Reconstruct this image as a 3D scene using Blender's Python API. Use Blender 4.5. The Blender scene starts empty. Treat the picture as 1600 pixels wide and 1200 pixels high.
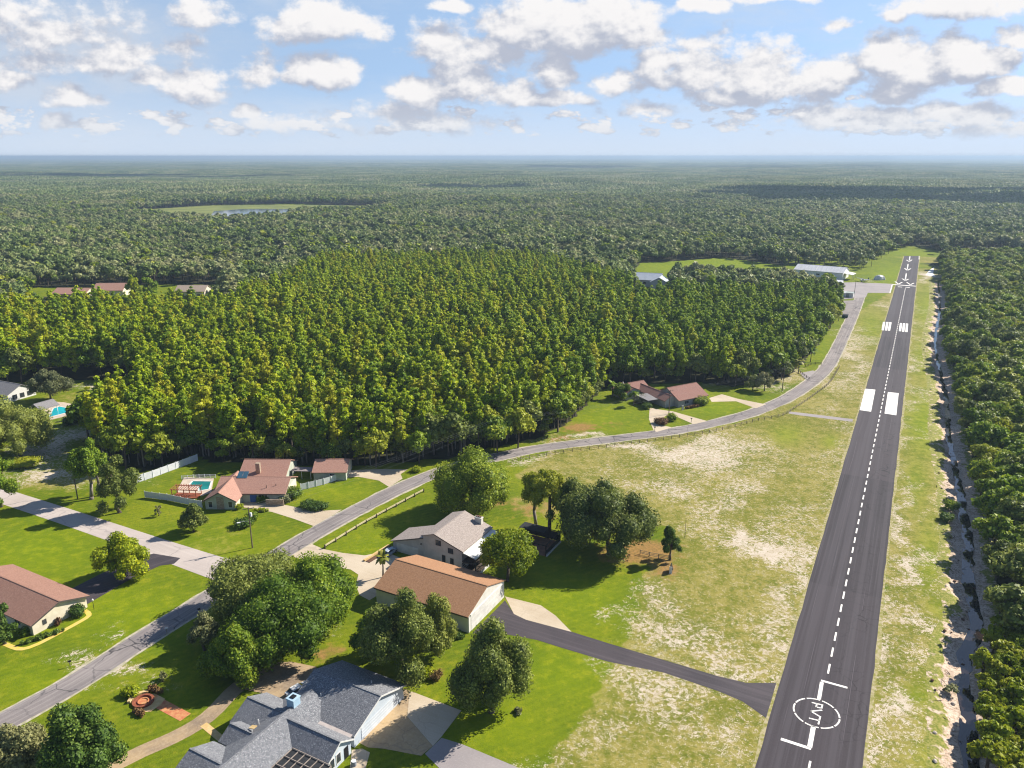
import bpy, math, random
import numpy as np
from math import sin, cos, pi, radians, atan2, hypot, sqrt

random.seed(7)
RNG = np.random.default_rng(7)
C = bpy.context.scene.collection
SC = bpy.context.scene

# ------------------------------------------------------------------ survey of the site
# The camera hovers 90 m above flat land. gp() turns a sighted bearing into the spot on the
# ground (or on a level z) that it meets, so that everything can be laid out in metres.
FOC, HGT = 1200.0, 90.0
PIT = math.atan(356 / FOC)
CP, SP = cos(PIT), sin(PIT)

def gp(px, py, z=0.0):
    x = (px - 800) / FOC
    y = -(py - 600) / FOC
    s = (z - HGT) / (-SP + y * CP)
    return (x * s, (CP + y * SP) * s)

def pj(X, Y, Z=0.0):
    X = np.asarray(X, float); Y = np.asarray(Y, float)
    z = Z - HGT
    d = Y * CP - z * SP
    u = Y * SP + z * CP
    d = np.where(d < 1e-3, 1e-3, d)
    return 800 + FOC * X / d, 600 - FOC * u / d

TH = radians(-28.1)          # the street grid: u runs right and near, v runs right and far
HEAD = radians(27.7)

# ------------------------------------------------------------------ object helpers
def thing(name, label, cat, loc=(0, 0, 0), rz=0.0, group=None):
    o = bpy.data.objects.new(name, None)
    o.empty_display_size = 0.5
    C.objects.link(o)
    o.location = loc
    o.rotation_euler = (0, 0, rz)
    o['label'] = label
    o['category'] = cat
    if group:
        o['group'] = group
    return o

def tag(o, label=None, cat=None, group=None, kind=None):
    if label: o['label'] = label
    if cat: o['category'] = cat
    if group: o['group'] = group
    if kind: o['kind'] = kind
    return o

class MB:
    """collects faces of one mesh"""
    def __init__(s):
        s.v = []; s.f = []; s.m = []
    def face(s, pts, m=0):
        n = len(s.v)
        s.v += [tuple(p) for p in pts]
        s.f.append(tuple(range(n, n + len(pts)))); s.m.append(m)
    def hexa(s, b, t, m=0):
        n = len(s.v); k = len(b)
        s.v += [tuple(p) for p in b] + [tuple(p) for p in t]
        s.f.append(tuple(range(n + k - 1, n - 1, -1))); s.m.append(m)
        s.f.append(tuple(range(n + k, n + 2 * k))); s.m.append(m)
        for i in range(k):
            j = (i + 1) % k
            s.f.append((n + i, n + j, n + k + j, n + k + i)); s.m.append(m)
    def box(s, x0, x1, y0, y1, z0, z1, m=0):
        s.hexa([(x0, y0, z0), (x1, y0, z0), (x1, y1, z0), (x0, y1, z0)],
               [(x0, y0, z1), (x1, y0, z1), (x1, y1, z1), (x0, y1, z1)], m)
    def slab(s, pts, th, m=0):
        """four or more top points; the slab hangs th below them"""
        s.hexa([(p[0], p[1], p[2] - th) for p in pts], pts, m)
    def tube(s, a, b, r0, r1=None, n=8, cap=True, m=0):
        r1 = r0 if r1 is None else r1
        a = np.array(a, float); b = np.array(b, float)
        d = b - a; L = np.linalg.norm(d)
        if L < 1e-6: return
        d /= L
        h = np.array([0, 0, 1.0]) if abs(d[2]) < .9 else np.array([1.0, 0, 0])
        p = np.cross(d, h); p /= np.linalg.norm(p); q = np.cross(d, p)
        k = len(s.v)
        for c, r in ((a, r0), (b, r1)):
            for i in range(n):
                t = 2 * pi * i / n
                s.v.append(tuple(c + (p * cos(t) + q * sin(t)) * r))
        for i in range(n):
            j = (i + 1) % n
            s.f.append((k + i, k + j, k + n + j, k + n + i)); s.m.append(m)
        if cap:
            s.f.append(tuple(range(k + n - 1, k - 1, -1))); s.m.append(m)
            s.f.append(tuple(range(k + n, k + 2 * n))); s.m.append(m)
    def path(s, pts, r, n=6, m=0):
        for i in range(len(pts) - 1):
            r0 = r[i] if hasattr(r, '__len__') else r
            r1 = r[i + 1] if hasattr(r, '__len__') else r
            s.tube(pts[i], pts[i + 1], r0, r1, n, True, m)
    def bar(s, a, b, w, h, m=0):
        """level bar of width w, height h between a and b (their z is its underside)"""
        dx, dy = b[0] - a[0], b[1] - a[1]
        L = hypot(dx, dy) or 1
        nx, ny = -dy / L * w / 2, dx / L * w / 2
        bt = [(a[0] - nx, a[1] - ny, a[2]), (b[0] - nx, b[1] - ny, b[2]),
              (b[0] + nx, b[1] + ny, b[2]), (a[0] + nx, a[1] + ny, a[2])]
        s.hexa(bt, [(p[0], p[1], p[2] + h) for p in bt], m)
    def lathe(s, prof, c=(0, 0, 0), n=16, m=0):
        k = len(s.v)
        for r, z in prof:
            for i in range(n):
                t = 2 * pi * i / n
                s.v.append((c[0] + r * cos(t), c[1] + r * sin(t), c[2] + z))
        for a in range(len(prof) - 1):
            for i in range(n):
                j = (i + 1) % n
                s.f.append((k + a * n + i, k + a * n + j, k + (a + 1) * n + j, k + (a + 1) * n + i)); s.m.append(m)
        s.f.append(tuple(range(k + n - 1, k - 1, -1))); s.m.append(m)
        e = k + (len(prof) - 1) * n
        s.f.append(tuple(range(e, e + n))); s.m.append(m)
    def build(s, name, mat, parent=None, smooth=False):
        me = bpy.data.meshes.new(name)
        me.from_pydata(s.v, [], s.f)
        for mt in (mat if isinstance(mat, (list, tuple)) else [mat]):
            me.materials.append(mt)
        me.polygons.foreach_set('material_index', s.m)
        if smooth:
            me.polygons.foreach_set('use_smooth', [True] * len(s.f))
        me.update()
        o = bpy.data.objects.new(name, me)
        C.objects.link(o)
        if parent: o.parent = parent
        return o

def np_mesh(name, V, Q, mats, mi=None, attrs=None, tri=None):
    """mesh from numpy arrays: V (n,3), Q (k,4) quads, tri (t,3)"""
    me = bpy.data.meshes.new(name)
    nq = 0 if Q is None else len(Q); nt = 0 if tri is None else len(tri)
    me.vertices.add(len(V)); me.vertices.foreach_set('co', np.asarray(V, np.float32).ravel())
    li = np.concatenate([np.asarray(Q).ravel() if nq else np.zeros(0, int), np.asarray(tri).ravel() if nt else np.zeros(0, int)]).astype(np.int32)
    me.loops.add(len(li)); me.loops.foreach_set('vertex_index', li)
    me.polygons.add(nq + nt)
    ls = np.concatenate([np.arange(nq) * 4, nq * 4 + np.arange(nt) * 3]).astype(np.int32)
    me.polygons.foreach_set('loop_start', ls)
    if mi is not None:
        me.polygons.foreach_set('material_index', np.asarray(mi, np.int32))
    for mt in mats: me.materials.append(mt)
    for k, a in (attrs or {}).items():
        at = me.attributes.new(k, 'FLOAT', 'POINT')
        at.data.foreach_set('value', np.asarray(a, np.float32))
    me.update(calc_edges=True)
    return me

def link(name, me, parent=None, loc=(0, 0, 0), rz=0, scl=None):
    o = bpy.data.objects.new(name, me)
    C.objects.link(o)
    o.location = loc
    o.rotation_euler = (0, 0, rz)
    if scl is not None: o.scale = scl if hasattr(scl, '__len__') else (scl,) * 3
    if parent: o.parent = parent
    return o

# ------------------------------------------------------------------ materials
class NT:
    """tiny wrapper that makes node graphs readable"""
    def __init__(s, tree): s.t = tree
    def n(s, typ, **kw):
        o = s.t.nodes.new(typ)
        for k, v in kw.items(): setattr(o, k, v)
        return o
    def put(s, sock, v):
        if hasattr(v, 'is_output'): s.t.links.new(v, sock)
        else: sock.default_value = v
    def math(s, op, a, b=0.0, c=0.0, clamp=False):
        o = s.n('ShaderNodeMath', operation=op, use_clamp=clamp)
        s.put(o.inputs[0], a); s.put(o.inputs[1], b); s.put(o.inputs[2], c)
        return o.outputs[0]
    def vec(s, op, a, b=(0, 0, 0), c=(0, 0, 0)):
        o = s.n('ShaderNodeVectorMath', operation=op)
        s.put(o.inputs[0], a); s.put(o.inputs[1], b)
        if op == 'MULTIPLY_ADD': s.put(o.inputs[2], c)
        return o.outputs[1] if op in ('LENGTH', 'DOT_PRODUCT', 'DISTANCE') else o.outputs[0]
    def mix(s, f, a, b):
        o = s.n('ShaderNodeMix', data_type='RGBA')
        s.put(o.inputs[0], f)
        s.put(o.inputs[6], a if hasattr(a, 'is_output') else (*a, 1)); s.put(o.inputs[7], b if hasattr(b, 'is_output') else (*b, 1))
        return o.outputs[2]
    def ramp(s, v, lo, hi, a=0.0, b=1.0):
        o = s.n('ShaderNodeMapRange', interpolation_type='SMOOTHSTEP')
        s.put(o.inputs[0], v)
        for i, x in ((1, lo), (2, hi), (3, a), (4, b)): s.put(o.inputs[i], x)
        return o.outputs[0]
    def noise(s, vec, scale, detail=3.0, rough=.55, dist=0.0):
        o = s.n('ShaderNodeTexNoise')
        s.put(o.inputs['Vector'], vec); o.inputs['Scale'].default_value = scale
        o.inputs['Detail'].default_value = detail; o.inputs['Roughness'].default_value = rough
        o.inputs['Distortion'].default_value = dist
        return o.outputs[0]
    def attr(s, name):
        return s.n('ShaderNodeAttribute', attribute_name=name).outputs['Fac']
    def obj(s): return s.n('ShaderNodeTexCoord').outputs['Object']
    def uv(s): return s.n('ShaderNodeTexCoord').outputs['UV']

def new_mat(name):
    m = bpy.data.materials.new(name); m.use_nodes = True
    t = NT(m.node_tree)
    b = m.node_tree.nodes['Principled BSDF']
    b.inputs['Specular IOR Level'].default_value = .25
    return m, t, b

KA = .80
def tone(c, k=KA): return tuple(x * k for x in c)

def mat(name, a, b=None, scale=1.0, rough=.8, detail=4.0, metal=0.0, lo=.35, hi=.65, spec=.25, bump=0.0, stretch=None):
    m, t, p = new_mat(name)
    b = tone(b or tuple(x * .82 for x in a)); a = tone(a)
    co = t.obj()
    if stretch: co = t.vec('MULTIPLY', co, stretch)
    f = t.ramp(t.noise(co, scale, detail), lo, hi)
    t.put(p.inputs['Base Color'], t.mix(f, a, b))
    p.inputs['Roughness'].default_value = rough; p.inputs['Metallic'].default_value = metal
    p.inputs['Specular IOR Level'].default_value = spec
    if bump:
        bn = t.n('ShaderNodeBump'); bn.inputs['Strength'].default_value = bump; bn.inputs['Distance'].default_value = .05
        t.put(bn.inputs['Height'], f); t.put(p.inputs['Normal'], bn.outputs[0])
    return m

def shingle(name, a, b, c):
    """asphalt shingles: courses of tabs in three mixed tones"""
    a, b, c = tone(a), tone(b), tone(c)
    m, t, p = new_mat(name)
    co = t.obj()
    n1 = t.noise(co, 2.6, 2.5, .6)
    n2 = t.noise(co, 7.0, 1.0)
    n3 = t.noise(co, .35, 3)
    col = t.mix(t.ramp(n1, .36, .62), a, b)
    col = t.mix(t.ramp(n2, .55, .7), col, c)
    col = t.mix(t.ramp(n3, .45, .75, 0, .35), col, a)
    t.put(p.inputs['Base Color'], col)
    p.inputs['Roughness'].default_value = .9
    bn = t.n('ShaderNodeBump'); bn.inputs['Strength'].default_value = .35; bn.inputs['Distance'].default_value = .04
    t.put(bn.inputs['Height'], n1); t.put(p.inputs['Normal'], bn.outputs[0])
    return m

def paving(name, base, dark, light, crack=.0, crack_scale=.22, streak=.5, rough=.85, fine=6.0, crackcol=(.02, .02, .022)):
    """asphalt or concrete ribbon: uv in metres, v along the way"""
    base, dark, light = tone(base), tone(dark), tone(light)
    m, t, p = new_mat(name)
    uv = t.uv()
    st = t.noise(t.vec('MULTIPLY', uv, (1.6, .035, 1)), 1.0, 4, .6)
    bl = t.noise(uv, .09, 4, .6)
    fi = t.noise(uv, fine, 3, .7)
    col = t.mix(t.ramp(bl, .35, .68), base, dark)
    col = t.mix(t.math('MULTIPLY', t.ramp(st, .42, .72), streak), col, light)
    col = t.mix(t.ramp(fi, .45, .75, 0, .35), col, light)
    col = t.mix(t.ramp(fi, .5, .25, 0, .3), col, dark)
    if crack:
        v = t.n('ShaderNodeTexVoronoi', feature='DISTANCE_TO_EDGE')
        wob = t.n('ShaderNodeTexNoise'); t.put(wob.inputs['Vector'], uv); wob.inputs['Scale'].default_value = .5
        t.put(v.inputs['Vector'], t.vec('ADD', uv, t.vec('MULTIPLY', wob.outputs[1], (2.2, 2.2, 0))))
        v.inputs['Scale'].default_value = crack_scale
        k = t.ramp(v.outputs[0], .0, .028, 1, 0)
        k = t.math('MULTIPLY', k, t.ramp(t.noise(uv, .05, 2), .4, .6, .15, 1.0))
        col = t.mix(t.math('MULTIPLY', k, crack), col, crackcol)
    t.put(p.inputs['Base Color'], col)
    p.inputs['Roughness'].default_value = rough
    return m

def leaf(name, dark, mid, lite, odd, trans=.3, stands=0.0):
    """foliage: leaf to leaf and tree to tree colour variation"""
    m, t, p = new_mat(name)
    ti = t.attr('tint')
    oi = t.n('ShaderNodeObjectInfo').outputs['Random']
    col = t.mix(t.ramp(ti, 0, .55), dark, mid)
    col = t.mix(t.ramp(ti, .5, 1.0), col, lite)
    col = t.mix(t.ramp(oi, .55, 1.0, 0, .6), col, odd)
    col = t.mix(t.ramp(oi, .35, 0.0, 0, .45), col, dark)
    if stands:
        gp_ = t.n('ShaderNodeNewGeometry').outputs['Position']
        sn = t.noise(t.vec('MULTIPLY', gp_, (1, 1, 0)), stands, 4, .6)
        col = t.mix(t.ramp(sn, .52, .66, 0, .6), col, odd)
        col = t.mix(t.ramp(sn, .48, .34, 0, .55), col, dark)
    t.put(p.inputs['Base Color'], col)
    p.inputs['Roughness'].default_value = .55
    p.inputs['Specular IOR Level'].default_value = .2
    tr = t.n('ShaderNodeBsdfTranslucent'); t.put(tr.inputs[0], col)
    mx = t.n('ShaderNodeMixShader'); mx.inputs[0].default_value = trans
    t.put(mx.inputs[1], p.outputs[0]); t.put(mx.inputs[2], tr.outputs[0])
    out = [n for n in m.node_tree.nodes if n.type == 'OUTPUT_MATERIAL'][0]
    m.node_tree.links.new(mx.outputs[0], out.inputs[0])
    return m

M = {}
M['pine'] = leaf('pine_foliage', (.075, .145, .005), (.295, .395, .006), (.53, .57, .010), (.47, .42, .022), .34)
M['pinegreen'] = leaf('green_grove_foliage', (.055, .12, .008), (.21, .32, .014), (.42, .50, .022), (.33, .40, .02), .32)
M['broad'] = leaf('broadleaf_foliage', (.050, .105, .010), (.19, .275, .018), (.42, .46, .034), (.40, .39, .03), .32)
M['oak'] = leaf('live_oak_foliage', (.048, .078, .014), (.175, .215, .038), (.345, .375, .08), (.30, .32, .06), .28)
M['green'] = leaf('bright_tree_foliage', (.040, .092, .008), (.165, .255, .014), (.34, .42, .028), (.26, .34, .018), .34)
M['yellow'] = leaf('yellow_green_foliage', (.08, .14, .005), (.30, .36, .010), (.54, .53, .014), (.45, .47, .012), .36)
M['dark'] = leaf('dark_evergreen_foliage', (.028, .066, .012), (.09, .155, .022), (.18, .25, .034), (.14, .20, .028), .24)
M['grey'] = leaf('grey_green_foliage', (.070, .085, .034), (.20, .215, .085), (.38, .37, .17), (.32, .30, .12), .26)
M['far'] = leaf('distant_forest_foliage', (.045, .092, .024), (.165, .225, .052), (.33, .37, .115), (.38, .36, .18), .28, .006)
M['wide'] = leaf('horizon_forest_foliage', (.045, .092, .024), (.165, .225, .052), (.33, .37, .115), (.38, .36, .18), .28, .0011)
M['thicket'] = leaf('thicket_foliage', (.07, .12, .006), (.24, .30, .010), (.43, .45, .018), (.34, .34, .02), .32)
M['red'] = leaf('reddish_shrub_foliage', (.07, .03, .015), (.17, .09, .04), (.28, .18, .06), (.2, .19, .04), .2)
M['palm'] = leaf('palm_fronds', (.08, .11, .01), (.26, .26, .035), (.46, .41, .07), (.4, .33, .06), .3)
M['bark'] = mat('bark', (.16, .12, .09), (.07, .055, .045), 3.0, .95, stretch=(1, 1, .3))
M['palebark'] = mat('pale_bark', (.34, .29, .24), (.17, .14, .12), 2.0, .95, stretch=(1, 1, .3))
M['concrete'] = paving('driveway_concrete', (.60, .50, .37), (.50, .40, .28), (.70, .61, .49), .4, .28, .25, .9, 4.0, (.3, .24, .19))
M['paleroad'] = paving('pale_old_asphalt', (.54, .465, .42), (.46, .395, .36), (.62, .545, .49), .6, .10, .4, .9, 5.0, (.16, .15, .15))
M['road'] = paving('weathered_asphalt', (.27, .235, .225), (.19, .168, .165), (.40, .36, .34), .9, .16, .75, .9, 5.0, (.035, .034, .038))
M['runway'] = paving('runway_asphalt', (.066, .060, .068), (.046, .042, .050), (.105, .095, .105), .7, .17, .55, .8, 5.0, (.018, .017, .02))
M['blacktop'] = paving('blacktop', (.072, .060, .067), (.050, .043, .050), (.125, .107, .116), .0, .2, .5, .75, 5.0)
M['apron'] = paving('apron_concrete', (.36, .32, .31), (.30, .27, .27), (.44, .40, .39), .3, .12, .2, .85, 3.0, (.2, .18, .18))
M['padstain'] = paving('stained_pad', (.52, .37, .20), (.24, .18, .13), (.62, .50, .36), .5, .22, .2, .9, 2.0, (.16, .12, .09))
M['edge'] = mat('road_edge_sand', (.55, .48, .40), (.38, .36, .22), .9, .95)
M['verge'] = mat('verge_turf', (.26, .25, .05), (.46, .39, .24), 1.2, .95)
M['brick'] = mat('brick_path', (.52, .17, .08), (.60, .30, .13), 1.6, .9)
M['sandstone'] = mat('sandstone_paving', (.62, .42, .17), (.72, .52, .26), 1.2, .9)
M['yellowpaint'] = mat('yellow_path', (.78, .56, .08), (.70, .52, .16), 1.0, .8)
M['white'] = mat('white_paint', (.78, .77, .74), (.70, .69, .66), 2.0, .6)
M['marking'] = mat('runway_paint', (.96, .92, .86), (.62, .59, .56), 2.2, .7, 6.0, lo=.5, hi=.78)
M['cream'] = mat('cream_stucco', (.78, .71, .55), (.70, .63, .47), .8, .85)
M['ivory'] = mat('ivory_siding', (.74, .71, .64), (.66, .63, .56), .7, .8)
M['bluewhite'] = mat('pale_blue_siding', (.62, .68, .74), (.54, .61, .68), .7, .8)
M['sage'] = mat('sage_stucco', (.50, .53, .44), (.43, .46, .38), .8, .85)
M['greywall'] = mat('grey_stucco', (.46, .45, .43), (.38, .37, .36), .8, .85)
M['metalwhite'] = mat('white_metal_siding', (.95, .95, .95), (.86, .86, .87), .4, .5)
M['metalroof'] = mat('grey_metal_roof', (.66, .66, .67), (.56, .56, .58), .3, .45, stretch=(4, .3, 1))
M['trim'] = mat('dark_trim', (.10, .085, .075), None, 2, .7)
M['glass'] = mat('window_glass', (.03, .04, .05), (.05, .06, .075), .5, .08, spec=.6)
M['wood'] = mat('weathered_wood', (.36, .30, .22), (.24, .19, .14), 2, .9)
M['paleWood'] = mat('pale_fence_wood', (.66, .58, .36), (.55, .47, .28), 2, .9)
M['darkwood'] = mat('dark_wood', (.11, .085, .065), (.07, .055, .045), 2, .9)
M['redwood'] = mat('red_stained_wood', (.33, .10, .05), (.22, .07, .04), 2, .85)
M['vinyl'] = mat('white_vinyl', (.78, .80, .82), (.70, .72, .75), 1.5, .5)
M['black'] = mat('black_metal', (.02, .02, .022), None, 2, .5)
M['steel'] = mat('galvanised_steel', (.42, .43, .44), (.34, .35, .36), 3, .45, metal=.4)
M['pole'] = mat('utility_pole_wood', (.20, .15, .11), (.13, .10, .08), 2, .95, stretch=(1, 1, .2))
M['teal'] = mat('dark_teal_metal', (.02, .07, .08), None, 2, .5)
M['blue'] = mat('blue_door', (.03, .12, .42), None, 2, .5)
M['rubber'] = mat('tyre_rubber', (.025, .025, .027), None, 4, .9)
M['carwhite'] = mat('white_car_paint', (.78, .79, .80), (.76, .77, .78), 1, .25, spec=.5)
M['carblue'] = mat('silver_blue_car_paint', (.45, .52, .60), None, 1, .25, spec=.5)
M['cover'] = mat('grey_cover', (.32, .34, .38), (.22, .24, .28), 1.5, .8)
M['mulch'] = mat('mulch', (.16, .085, .05), (.10, .055, .035), 3, .95)
M['screen'] = mat('dark_screen', (.022, .024, .027), (.035, .037, .04), 2, .7)
M['stone'] = mat('field_stone', (.45, .36, .27), (.30, .22, .16), 2.5, .95)
M['roof_tan'] = shingle('tan_grey_shingles', (.40, .34, .30), (.30, .25, .225), (.52, .46, .42))
M['roof_brown'] = shingle('brown_shingles', (.40, .215, .115), (.33, .172, .09), (.47, .275, .16))
M['roof_slate'] = shingle('slate_grey_shingles', (.215, .22, .235), (.14, .145, .16), (.44, .45, .47))
M['roof_pink'] = shingle('pinkish_brown_shingles', (.44, .245, .185), (.37, .20, .15), (.52, .32, .25))
M['roof_red'] = shingle('reddish_brown_shingles', (.315, .165, .13), (.26, .132, .105), (.39, .23, .185))
M['roof_terra'] = shingle('terracotta_shingles', (.34, .185, .135), (.28, .15, .11), (.42, .26, .195))
M['roof_grey'] = shingle('grey_shingles', (.26, .25, .25), (.20, .19, .195), (.34, .33, .33))

def water_mat(name, col, rough, deep=None, scale=1.0, bump=.15):
    m, t, p = new_mat(name)
    co = t.obj()
    n = t.noise(co, scale, 3)
    t.put(p.inputs['Base Color'], t.mix(t.ramp(t.noise(co, .12, 3), .4, .6), col, deep or col))
    p.inputs['Roughness'].default_value = rough; p.inputs['Specular IOR Level'].default_value = .6
    bn = t.n('ShaderNodeBump'); bn.inputs['Strength'].default_value = bump; bn.inputs['Distance'].default_value = .03
    t.put(bn.inputs['Height'], n); t.put(p.inputs['Normal'], bn.outputs[0])
    return m
M['pool'] = water_mat('pool_water', (.02, .44, .50), .05, (.02, .36, .44))
M['creek'] = water_mat('creek_water', (.010, .014, .022), .04, (.03, .02, .016), 1.5, .08)
M['lake'] = water_mat('lake_water', (.10, .13, .17), .10, None, .3)
M['pooldark'] = water_mat('green_pool_water', (.015, .16, .16), .05, (.02, .22, .22))

# ------------------------------------------------------------------ land masks
def inside(poly, X, Y):
    X = np.asarray(X, float); Y = np.asarray(Y, float)
    r = np.zeros(X.shape, bool)
    n = len(poly)
    for i in range(n):
        x0, y0 = poly[i]; x1, y1 = poly[(i + 1) % n]
        if y0 == y1: continue
        c = ((y0 > Y) != (y1 > Y)) & (X < (x1 - x0) * (Y - y0) / (y1 - y0) + x0)
        r ^= c
    return r

def G(pts, z=None):
    return [gp(*p) for p in pts]

PINE = G([(-240, 612), (0, 600), (60, 596), (130, 594), (228, 594), (236, 610), (215, 640), (170, 660), (132, 690), (165, 722), (225, 738),
          (305, 709), (330, 722), (440, 726), (560, 728), (640, 722), (700, 716), (770, 700), (840, 684), (885, 662), (910, 640),
          (935, 612), (960, 600), (1100, 598), (1140, 604), (1180, 602), (1228, 590), (1255, 568), (1278, 540), (1300, 505),
          (1310, 488), (1308, 470), (1290, 468), (1240, 474), (1100, 478), (1000, 470), (930, 445), (860, 426), (780, 416),
          (560, 416), (480, 432), (430, 470), (350, 500), (0, 506), (-240, 512)])
RIGHT = G([(1535, 1300), (1534, 1150), (1528, 1040), (1542, 985), (1534, 930), (1526, 870), (1526, 830), (1515, 790), (1506, 745),
           (1500, 700), (1494, 640), (1488, 610), (1480, 560), (1475, 500), (1473, 450), (1470, 400), (1480, 392), (1560, 392),
           (1700, 410), (1900, 500), (2100, 800), (2150, 1300)])
THICK = G([(1540, 1330), (1538, 1150), (1534, 1020), (1545, 1008), (1640, 990), (1800, 985), (1900, 1330)])
FIELD = G([(975, 447), (1000, 411), (1070, 407), (1130, 402), (1240, 417), (1245, 440), (1060, 436), (1040, 450)])
APRON = G([(1236, 452), (1236, 414), (1332, 417), (1352, 424), (1372, 408), (1400, 391), (1420, 385), (1446, 385), (1470, 394), (1474, 470), (1475, 560), (1300, 560), (1308, 470), (1290, 458)])
LAKE = G([(170, 341), (190, 333), (250, 326), (330, 321), (450, 319), (600, 321.5), (628, 325), (560, 332), (510, 337), (440, 345), (330, 350), (250, 341)])
ROOFS = G([(50, 508), (52, 449), (350, 444), (352, 505)])

DRY = [G([(800, 745), (860, 704), (1000, 688), (1150, 662), (1250, 617), (1300, 575), (1330, 495), (1393, 455), (1420, 410), (1413, 500), (1180, 1230),
          (830, 1230), (900, 1130), (960, 1040), (985, 990), (1000, 930), (1010, 880), (1060, 850), (1010, 800), (930, 770), (870, 760)]),
       G([(1436, 398), (1475, 400), (1472, 500), (1468, 560), (1482, 700), (1500, 800), (1518, 1000), (1512, 1230), (1340, 1230)])]
# spots of bare sand, lush grass and leaf litter: sight x, y, half widths, strength
SAND = [(1130, 715, 95, 24, .75), (1010, 752, 70, 14, .5), (1153, 832, 20, 26, 1.0), (1190, 872, 32, 12, .9), (1115, 790, 25, 60, .35),
        (1225, 1000, 40, 70, .75), (1240, 930, 25, 60, .6), (1255, 870, 18, 50, .5), (1200, 1050, 60, 20, .6), (1075, 990, 85, 26, .6), (1048, 942, 52, 20, .75),
        (1000, 985, 22, 26, .6), (1100, 1020, 70, 14, .7), (960, 1075, 60, 32, .45), (1010, 1120, 90, 60, .5), (1140, 1150, 40, 50, .5), (985, 1170, 50, 30, .5),
        (1335, 560, 22, 45, .6), (1350, 530, 14, 30, .5), (1300, 600, 30, 18, .3), (1318, 690, 20, 60, .3), (1290, 790, 18, 60, .4),
        (1392, 880, 16, 60, .9), (1402, 820, 14, 30, .8), (1385, 960, 18, 40, .6), (1378, 1060, 22, 60, .85), (1370, 1150, 24, 60, .8), (1432, 1040, 40, 50, .5), (1425, 960, 30, 25, .4),
        (1430, 588, 12, 45, .7), (1428, 520, 10, 25, .4), (1475, 985, 28, 22, .8), (1395, 480, 22, 8, .5), (1428, 480, 9, 16, .5),
        (1450, 432, 12, 9, 1.0), (1445, 905, 30, 40, .3), (1460, 1150, 30, 50, .35), (1405, 760, 18, 40, .3), (1480, 830, 14, 60, .3), (1420, 600, 12, 60, .5), (1412, 690, 14, 60, .55), (1402, 790, 16, 60, .75), (1393, 880, 20, 70, .9), (1385, 970, 24, 70, .85), (1378, 1060, 28, 70, .9), (1370, 1150, 30, 70, .9), (1080, 702, 60, 14, .8), (1160, 730, 40, 22, .7), (1140, 780, 28, 40, .5), (1235, 880, 26, 60, .65), (1170, 860, 34, 14, .7),
        (1215, 590, 40, 12, .8), (1200, 600, 30, 8, .6), (905, 688, 60, 4, .9), (1000, 694, 90, 5, .9), (1030, 690, 90, 4, .7), (850, 710, 60, 5, .6),
        (60, 748, 50, 14, .7), (90, 690, 30, 22, 1.0), (60, 725, 45, 8, .8), (130, 610, 22, 6, .8), (120, 640, 40, 10, .3),
        (95, 1066, 70, 9, .9), (170, 1032, 60, 9, .9), (60, 748, 60, 16, .9), (100, 690, 26, 30, 1.0), (210, 1010, 30, 6, .6), (60, 1105, 50, 8, .6), (230, 735, 20, 6, .2),
        (940, 1000, 30, 10, .2), (900, 1010, 20, 8, .2), (520, 1000, 20, 10, .3), (880, 1160, 40, 30, .3), (1380, 440, 16, 5, .5)]
LUSH = [(1442, 660, 34, 60, 1), (1432, 750, 22, 60, .7), (1440, 560, 22, 40, .7), (1445, 480, 22, 40, .8), (1230, 680, 30, 18, .8), (1297, 690, 16, 12, .8), (1362, 510, 26, 30, .8),
        (1395, 430, 40, 20, .8), (1420, 395, 40, 8, .9), (1450, 870, 25, 70, .7), (1465, 950, 22, 20, .6), (1430, 1085, 40, 14, .8), (1455, 1180, 40, 20, .6), (1450, 1100, 20, 60, .4),
        (1110, 415, 140, 18, 1), (900, 935, 90, 55, .9), (870, 1050, 80, 60, .9), (780, 1130, 90, 60, .9), (60, 860, 120, 50, 1), (200, 960, 140, 60, .9), (60, 1060, 90, 40, .8), (590, 850, 70, 30, .6), (530, 765, 60, 14, .6), (950, 650, 60, 20, .6), (1120, 638, 40, 12, .9),
        (300, 850, 100, 30, .5), (60, 805, 60, 20, .6), (1285, 540, 16, 30, .6), (570, 860, 40, 12, .8)]
LITTER = [(1000, 862, 75, 26, 1), (1040, 890, 30, 18, .9), (760, 785, 60, 14, .7), (840, 795, 70, 24, .55), (905, 668, 36, 10, .9), (875, 685, 30, 8, .7),
          (510, 1020, 45, 14, .8), (560, 990, 25, 16, .4), (690, 1050, 30, 14, .4), (940, 625, 20, 8, .3), (720, 790, 30, 10, .5), (90, 700, 25, 30, .5), (960, 663, 30, 8, .5), (300, 1000, 60, 30, .3), (150, 625, 40, 10, .4)]
DRYSPOT = [(310, 845, 110, 40, .45), (120, 625, 90, 25, .5), (80, 750, 80, 25, .8), (830, 790, 90, 25, .7), (150, 1040, 120, 20, .6), (470, 830, 60, 20, .2), (1230, 590, 50, 20, .8), (905, 690, 110, 16, .6), (50, 800, 40, 12, .4), (230, 745, 40, 20, .4), (100, 890, 60, 20, .15), (1000, 645, 30, 10, .3)]

def spots(lst, PX, PY):
    r = np.zeros(PX.shape)
    for x, y, a, b, s in lst:
        d = ((PX - x) / a) ** 2 + ((PY - y) / b) ** 2
        r = np.maximum(r, s * np.exp(-d * 1.1))
    return r

def dist_poly(pts, X, Y):
    """distance of points to a polyline"""
    d = np.full(X.shape, 1e9)
    for (x0, y0), (x1, y1) in zip(pts[:-1], pts[1:]):
        dx, dy = x1 - x0, y1 - y0
        t = np.clip(((X - x0) * dx + (Y - y0) * dy) / (dx * dx + dy * dy), 0, 1)
        d = np.minimum(d, np.hypot(X - x0 - t * dx, Y - y0 - t * dy))
    return d

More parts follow.
